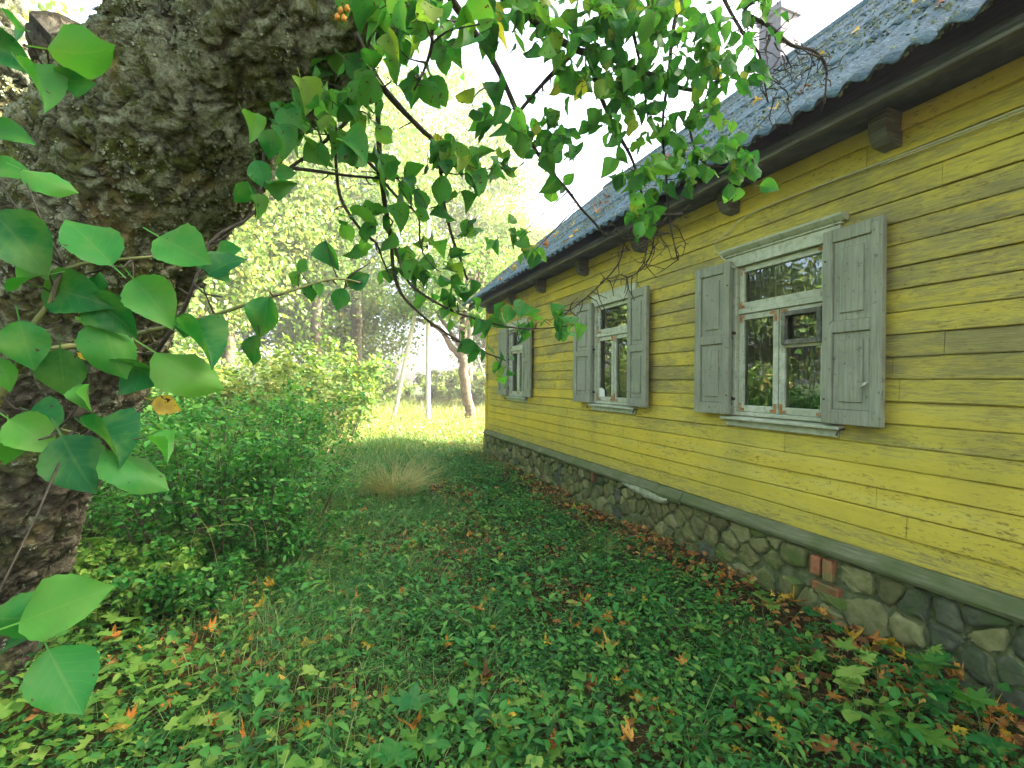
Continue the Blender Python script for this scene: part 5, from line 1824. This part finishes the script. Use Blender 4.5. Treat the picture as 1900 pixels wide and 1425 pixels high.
    cl.leaves(T_MINI, p, euler(rng.uniform(0, 6.28, nb), rng.normal(0.1, 0.4, nb), rng.normal(0, 0.4, nb)), rng.uniform(0.06, 0.13, nb), rng.random(nb) * 0.6)
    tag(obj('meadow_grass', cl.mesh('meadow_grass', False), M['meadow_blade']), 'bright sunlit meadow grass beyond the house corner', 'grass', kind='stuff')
    # 5) brown litter
    cl = Cloud()
    n = 26000
    x, y = place(n, -2.2, DW - 0.06, 0.9, 10)
    near = np.exp(-((DW - 0.25 - x) / 0.42) ** 2)
    k = dens(x, y, 1.3, 31)
    keep = rng.random(n) < np.clip(0.10 + 1.0 * near + 1.0 * (0.44 - k) * 2, 0, 1)
    x, y = x[keep], y[keep]
    n = len(x)
    p = np.stack([x, y, gz(x, y) + rng.uniform(0.01, 0.055, n)], 1)
    rot = euler(rng.uniform(0, 6.28, n), rng.normal(0, 0.3, n), rng.normal(0, 0.4, n))
    hm = n // 2
    cl.leaves(T_IVY, p[:hm], rot[:hm], rng.uniform(0.02, 0.045, hm))
    cl.leaves(T_LOW, p[hm:], rot[hm:], rng.uniform(0.03, 0.065, n - hm))
    tag(obj('leaf_litter', cl.mesh('leaf_litter', False), M['fallen_brown']), 'brown dead leaf litter along the foot of the house', 'leaf litter', kind='stuff')


build_cover()


# grass tufts and dry stalks one can tell apart
def tuft(label, px, py, n, h, spread, mat, lean=(0.2, 1.6), seed=0, name='grass_tuft', Z=None, width=0.002):
    global rng
    Zd = Z or CZ * FPX / (py - 708)
    b = at(px, 708, Zd)
    x0, y0 = b.x, b.y
    z0 = gz1(x0, y0)
    r_ = np.random.default_rng(seed)
    a = r_.uniform(0, 6.28, n)
    rr = spread * np.sqrt(r_.random(n))
    base = np.stack([x0 + rr * np.cos(a), y0 + rr * np.sin(a), np.full(n, z0 - 0.01)], 1)
    cl = Cloud()
    blades(cl, base - np.array([x0, y0, z0]), a + r_.normal(0, 0.5, n), h * r_.uniform(0.5, 1.1, n), np.full(n, width), r_.uniform(*lean, n), r_.random(n) * 0.8)
    tag(obj(name, cl.mesh(name, False), M[mat], loc=(x0, y0, z0)), label, 'grass')


tuft('dense green grass tuft in the middle of the herbs', 905, 1165, 130, 0.26, 0.06, 'grass_blade', seed=1)
tuft('fine dark green grass tuft near the stone foundation', 1115, 1035, 160, 0.26, 0.09, 'grass_blade', seed=2)
tuft('straw coloured tall grass tuft bending over beside the shaded shrub', 735, 930, 520, 0.72, 0.24, 'dry_blade', (0.5, 1.5), seed=3, width=0.003)
tuft('green long grass tuft at the foot of the large shrub', 560, 1085, 170, 0.30, 0.15, 'grass_blade', seed=4)
tuft('matted dry grass clump in front of the large shrub', 545, 1050, 200, 0.36, 0.2, 'dry_blade', (0.8, 2.2), seed=5)
tuft('small bright grass tuft at the bottom right corner', 1290, 1400, 90, 0.2, 0.05, 'grass_blade', seed=6)
tuft('grey green tall grass tuft in the shade near the meadow edge', 680, 850, 260, 0.5, 0.3, 'grass_blade', (0.3, 1.2), seed=7, width=0.003)
tuft('grass tuft left of the small orange leaves in the middle', 760, 1060, 120, 0.22, 0.10, 'grass_blade', seed=8)
tuft('grass tuft on the left below the trunk', 500, 1180, 130, 0.22, 0.12, 'grass_blade', seed=9)


def stalk(label, pts, r0=0.0016):
    P3 = [at(*p) for p in pts]
    P, rr = resample(P3, np.linspace(r0, r0 * 0.5, len(P3)), 0.03)
    base = Vector(P[0])
    V, F = tube(P - np.array(base), rr, 5)
    mb = MB(); mb.add(V, F)
    tag(obj('dry_stalk', mb.mesh('dry_stalk', True), M['dry_blade'], loc=base), label, 'stalk')


stalk('long pale dry stalk lying diagonally across the herbs', [(910, 1200, 2.75), (850, 1140, 2.9), (760, 1085, 3.3), (690, 1060, 3.6)])
stalk('second pale dry stalk lying beside the long diagonal one', [(905, 1190, 2.78), (835, 1135, 2.95), (770, 1100, 3.2), (730, 1085, 3.4)])
stalk('bent dry stalk arching up in front of the large shrub', [(420, 1130, 3.3), (395, 1010, 3.3), (375, 970, 3.3), (352, 935, 3.3)])
stalk('dry stalk bent at a right angle before the large shrub', [(340, 1095, 3.2), (360, 1000, 3.2), (375, 985, 3.2), (462, 980, 3.25), (478, 1030, 3.25)])
stalk('tall curved dry stalk rising before the large shrub', [(500, 1030, 3.6), (490, 970, 3.6), (465, 930, 3.6), (420, 898, 3.6)])
stalk('upright pale stalk at the lower right edge', [(1305, 1340, 2.1), (1325, 1290, 2.1), (1342, 1250, 2.1)])


# maple seedlings: flat lobed leaves on thin stems
def seedling(label, px, py, n, size, h, mat, seed, T=None, group='young leafy seedlings on the ground'):
    Zd = CZ * FPX / (py - 708)
    b = at(px, 708, Zd)
    z0 = gz1(b.x, b.y)
    t = thing('leafy_seedling', label, 'seedling', (b.x, b.y, z0), group)
    r_ = np.random.default_rng(seed)
    sm = MB()
    for k in range(n):
        a = r_.uniform(0, 6.28)
        rr = r_.uniform(0.02, 0.11) * h / 0.15
        p = np.array([b.x + rr * math.cos(a), b.y + rr * math.sin(a), z0 + h * r_.uniform(0.5, 1.1)])
        sm.tube([np.array([b.x, b.y, z0 - 0.01]), np.array([b.x + rr * .4 * math.cos(a), b.y + rr * .4 * math.sin(a), z0 + h * 0.6]), p], [0.0016, 0.0012, 0.001], 4)
        Tm = T or T_MAPLE[0]
        V, F, A_ = scatter(Tm, np.zeros((1, 3)), euler(np.array([a]), r_.normal(0.0, 0.25, 1), r_.normal(0, 0.25, 1)), np.array([size * r_.uniform(0.7, 1.2)]), np.array([r_.random()]))
        part('leaf', mesh_np('leaf', V + p, [F], A_, True), mat, t)
    part('stem', sm, 'green_twig', t)


SD = [(1560, 1270, 7, .085, .16, 'tall bright seedling in front of the pale boulder'), (1640, 1290, 7, .09, .18, 'largest bright green seedling, front right of the boulder'), (1700, 1230, 6, .075, .15, 'seedling growing just below the golden leaf by the foundation'),
      (1480, 1220, 6, .07, .13, 'seedling below the red bricks'), (1600, 1350, 7, .085, .15, 'broad seedling low in front of the largest one'), (1760, 1330, 7, .08, .16, 'leafy seedling left of the bottom right corner'), (1420, 1140, 6, .065, .12, 'seedling left of the bricks at the edge of the litter'),
      (1350, 1110, 6, .06, .12, 'small seedling on the litter left of the bricks'), (1680, 1390, 6, .08, .14, 'seedling at the bottom edge right of the broad one'), (1830, 1380, 6, .085, .16, 'seedling in the bottom right corner'), (1400, 1090, 5, .06, .1, 'smallest seedling touching the foundation left of the bricks'),
      (1520, 1180, 6, .065, .12, 'seedling between the bricks and the bright seedlings'), (1300, 1180, 5, .05, .1, 'small seedling among herbs two steps from the foundation'), (1850, 1290, 6, .07, .14, 'seedling under the foundation at the right edge'), (1230, 1230, 5, .05, .1, 'small seedling on bare soil right of the bright yellow leaf'),
      (1730, 1280, 6, .075, .15, 'seedling right of the largest bright green one'), (1450, 1330, 6, .06, .12, 'seedling above the curled yellow leaf at lower right'), (1340, 1290, 5, .055, .1, 'seedling beside the upright pale stalk'), (600, 1290, 4, .07, .14, 'bright round leaved seedling left of bottom centre'),
      (300, 1230, 4, .09, .12, 'broad pale seedling right of the lowest near leaf'), (380, 1370, 5, .07, .1, 'seedling in the creeper at the bottom left'), (760, 1400, 3, .11, .14, 'broad leaved plant beside the large orange brown leaf'), (660, 1150, 4, .05, .1, 'small seedling in the grass left of the diagonal stalks'),
      (480, 1330, 5, .06, .1, 'seedling between creeper and grass at lower left'), (240, 1180, 4, .08, .12, 'pale seedling beside the golden pair of leaves at left'), (1180, 1290, 5, .05, .1, 'seedling below the bright yellow leaf right of centre'), (1060, 1330, 5, .045, .1, 'tiny seedling right of bottom centre')]
for k, (px, py, n, s, h, lb) in enumerate(SD):
    T = None if k % 3 != 1 else T_APPLE[k % 3]
    seedling(lb, px, py, n, s, h, 'near_leaf' if k % 2 else 'ivy_leaf', 300 + k, T, 'young leafy seedlings on the ground')


# fallen leaves
FM = {}
def fallen(px, py, size, mat, label, group, on=None, lift=0.02):
    if on is None:
        Zd = CZ * FPX / (py - 708)
        b = at(px, 708, Zd)
        if b.x > DW - 0.13: b.x = DW - 0.13 - random.uniform(0, 0.1)
        p = Vector((b.x, b.y, gz1(b.x, b.y) + lift))
        R_ = euler(np.array([random.uniform(0, 6.28)]), np.array([random.gauss(0.1, 0.35)]), np.array([random.gauss(0, 0.35)]))[0]
    else:
        p, R_ = on
    v = random.randrange(5)
    if (v, mat) not in FM:
        V, F, A_ = T_MAPLE[v]
        me = mesh_np('fallen_leaf', V - np.array([0, 0.35, 0]), [F], A_, True)
        me.materials.append(M[mat])
        FM[(v, mat)] = me
    o = obj('fallen_leaf', FM[(v, mat)])
    mt = Matrix([list(R_[r_]) for r_ in range(3)]).to_4x4() @ Matrix.Scale(size, 4)
    mt.translation = p
    o.matrix_basis = mt
    tag(o, label, 'leaf', group)


BIG = [(503, 1110, .075, 'fallen_yellow', 'large golden maple leaf standing upright in the grass below the large shrub'), (674, 960, .09, 'fallen_orange', 'large orange maple leaf by the foot of the straw coloured tuft'),
       (1690, 1205, .085, 'fallen_yellow', 'golden maple leaf lying against the foundation, largest near the right edge'), (1500, 1118, .065, 'fallen_yellow', 'yellow maple leaf beside the foundation below the red bricks'),
       (1140, 1225, .06, 'fallen_yellow', 'bright yellow leaf lying alone right of the dense grass tuft'), (920, 1380, .055, 'fallen_yellow', 'bright yellow maple leaf at the bottom centre'), (950, 1365, .04, 'fallen_yellow', 'small pale yellow leaf at the bottom centre'),
       (770, 1385, .075, 'fallen_orange', 'large orange brown curled leaf at the bottom left of centre'), (890, 1150, .065, 'fallen_orange', 'deep orange curled leaf left of the dense grass tuft'), (1170, 1405, .06, 'fallen_orange', 'folded orange leaf at the bottom edge'),
       (1450, 1385, .055, 'fallen_yellow', 'curled yellow leaf near the bottom right herbs'), (1690, 1190, .06, 'fallen_orange', 'orange maple leaf tucked behind the largest golden leaf'), (1540, 1125, .06, 'fallen_orange', 'orange curled leaf against the pale boulder'),
       (1555, 1150, .05, 'fallen_orange', 'dark orange leaf below the pale boulder'), (1850, 1245, .06, 'fallen_orange', 'orange leaf by the foundation at the right edge'), (265, 1130, .07, 'fallen_yellow', 'pair of golden orange leaves right of the bottom left foliage'), (390, 1195, .06, 'fallen_orange', 'folded orange leaf on the pale creeper at left'),
       (210, 1220, .06, 'fallen_orange', 'orange leaf behind the lowest near leaf'), (1130, 1175, .055, 'fallen_orange', 'tan maple leaf on bare soil right of centre'), (1165, 1190, .06, 'fallen_orange', 'long orange leaf on the bare soil right of centre')]
for (px, py, s, mt, lb) in BIG: fallen(px, py, s, mt, lb, None, lift=0.09)
rf = random.Random(8)
cnt = 0
while cnt < 235:
    px, py = rf.uniform(150, 1880), 840 + 585 * rf.random() ** 1.25
    if px < 330 and py < 1150: continue
    Zd = CZ * FPX / (py - 708)
    b = at(px, 708, Zd)
    wall = DW - b.x
    if wall < 0.1 or b.y > 9.5: continue
    if px < 640 and py < 1090 and rf.random() < 0.95: continue
    if not (wall < 0.6 or rf.random() < 0.30): continue
    c = rf.random()
    zone = 'against the stone foundation' if wall < 0.55 else ('on the pale creeper left of centre' if px < 760 else 'among the dark herbs')
    zone += ' near the bottom edge' if py > 1270 else (' halfway to the house corner' if py > 1040 else ' far back near the meadow')
    mt, cn = (('fallen_yellow', 'yellow') if c < 0.30 else ('fallen_orange', 'orange') if c < 0.72 else ('fallen_brown', 'brown'))
    random.seed(cnt * 13 + 5)
    fallen(px, py, rf.uniform(0.028, 0.058), mt, 'small %s leaf %s' % (cn, zone), '%s fallen leaves %s' % (cn, zone), lift=rf.uniform(0.03, 0.09))
    cnt += 1
random.seed(77)


# ------------------------------------------------------------------ moss, lichen and leaves on the roof
def roof_clutter():
    roof, EX, ez, RX, rz, ya, yb = ROOF
    n = 90000
    s = rng.random(n) ** 1.1 * (RX - EX + 0.1) / math.cos(PITCH)
    y = rng.uniform(ya, yb, n)
    d = np.array([math.cos(PITCH), 0, math.sin(PITCH)])
    nr = np.array([-math.sin(PITCH), 0, math.cos(PITCH)])
    base = np.array([EX - 0.10, 0, ez - 0.055])
    wl = (yb - ya) / 13 / 7
    hgt = 0.062 + 0.024 * np.sin(2 * np.pi * ((y - ya) % ((yb - ya) / 13)) / wl)
    P = base + d * (s + 0.0)[:, None] + np.array([0, 1, 0]) * y[:, None] + nr * hgt[:, None]
    k = fbm(P * np.array([2.2, 2.2, 2.2]), 3, 61)
    keep = rng.random(n) < np.clip((k - 0.35) * 5, 0.1, 1)
    P = P[keep]
    n = len(P)
    tip = -d * 1.1 + rng.normal(size=(n, 3)) * 0.5 + nr * 0.45
    nv = nr + rng.normal(size=(n, 3)) * 0.4
    cl = Cloud()
    h = int(n * 0.62)
    cl.leaves(T_LOW, P[:h], basis(tip[:h], nv[:h]), rng.uniform(0.012, 0.036, h))
    part('moss', cl.mesh('moss', False), 'moss', roof, kind='stuff')
    cl = Cloud()
    T = tmpl_strip([(0, 0.2), (0.3, 0.42), (0.65, 0.5), (0.9, 0.3), (1, 0)], 0.3, -0.35, 0, 0.8, 1)
    cl.leaves(T, P[h:], basis(tip[h:], nv[h:]), rng.uniform(0.008, 0.03, n - h))
    part('lichen_crust', cl.mesh('lichen', False), 'lichen', roof, kind='stuff')
    for k in range(34):
        s_ = random.uniform(0.05, 2.2)
        y_ = random.uniform(0.8, 9.0)
        p = base + d * s_ + np.array([0, y_, 0]) + nr * 0.105
        R_ = basis(np.array([-d * random.uniform(-1, 1) + np.array([0, random.uniform(-1, 1), 0])]), np.array([nr + rand_dirs(1)[0] * 0.35]))[0]
        mt = random.choice(('fallen_yellow', 'fallen_orange', 'fallen_brown'))
        cn = mt.split('_')[1]
        fallen(0, 0, random.uniform(0.05, 0.085), mt, '%s leaf lying on the mossy roof slope' % cn, '%s leaves on the roof' % cn, on=(Vector(p), R_))


roof_clutter()


# ------------------------------------------------------------------ added hazy volume standing in for lens glare
def build_glare_haze(density):
    mb = MB()
    mb.box(-60, 60, -40, 75, -2.0, 24.0)
    me = mb.mesh('glare_haze')
    o = obj('glare_haze', me)
    o.display_type = 'WIRE'
    m = bpy.data.materials.new('glare_haze')
    m.use_nodes = True
    n, l = m.node_tree.nodes, m.node_tree.links
    n.remove(n['Principled BSDF'])
    v = n.new('ShaderNodeVolumePrincipled')
    v.inputs['Color'].default_value = (0.97, 0.98, 0.95, 1)
    v.inputs['Density'].default_value = density
    v.inputs['Anisotropy'].default_value = 0.3
    l.new(v.outputs[0], n['Material Output'].inputs['Volume'])
    me.materials.append(m)
    tag(o, 'added thin volume over the garden standing in for lens glare', 'glare_haze', kind='stuff')


build_glare_haze(0.0033)
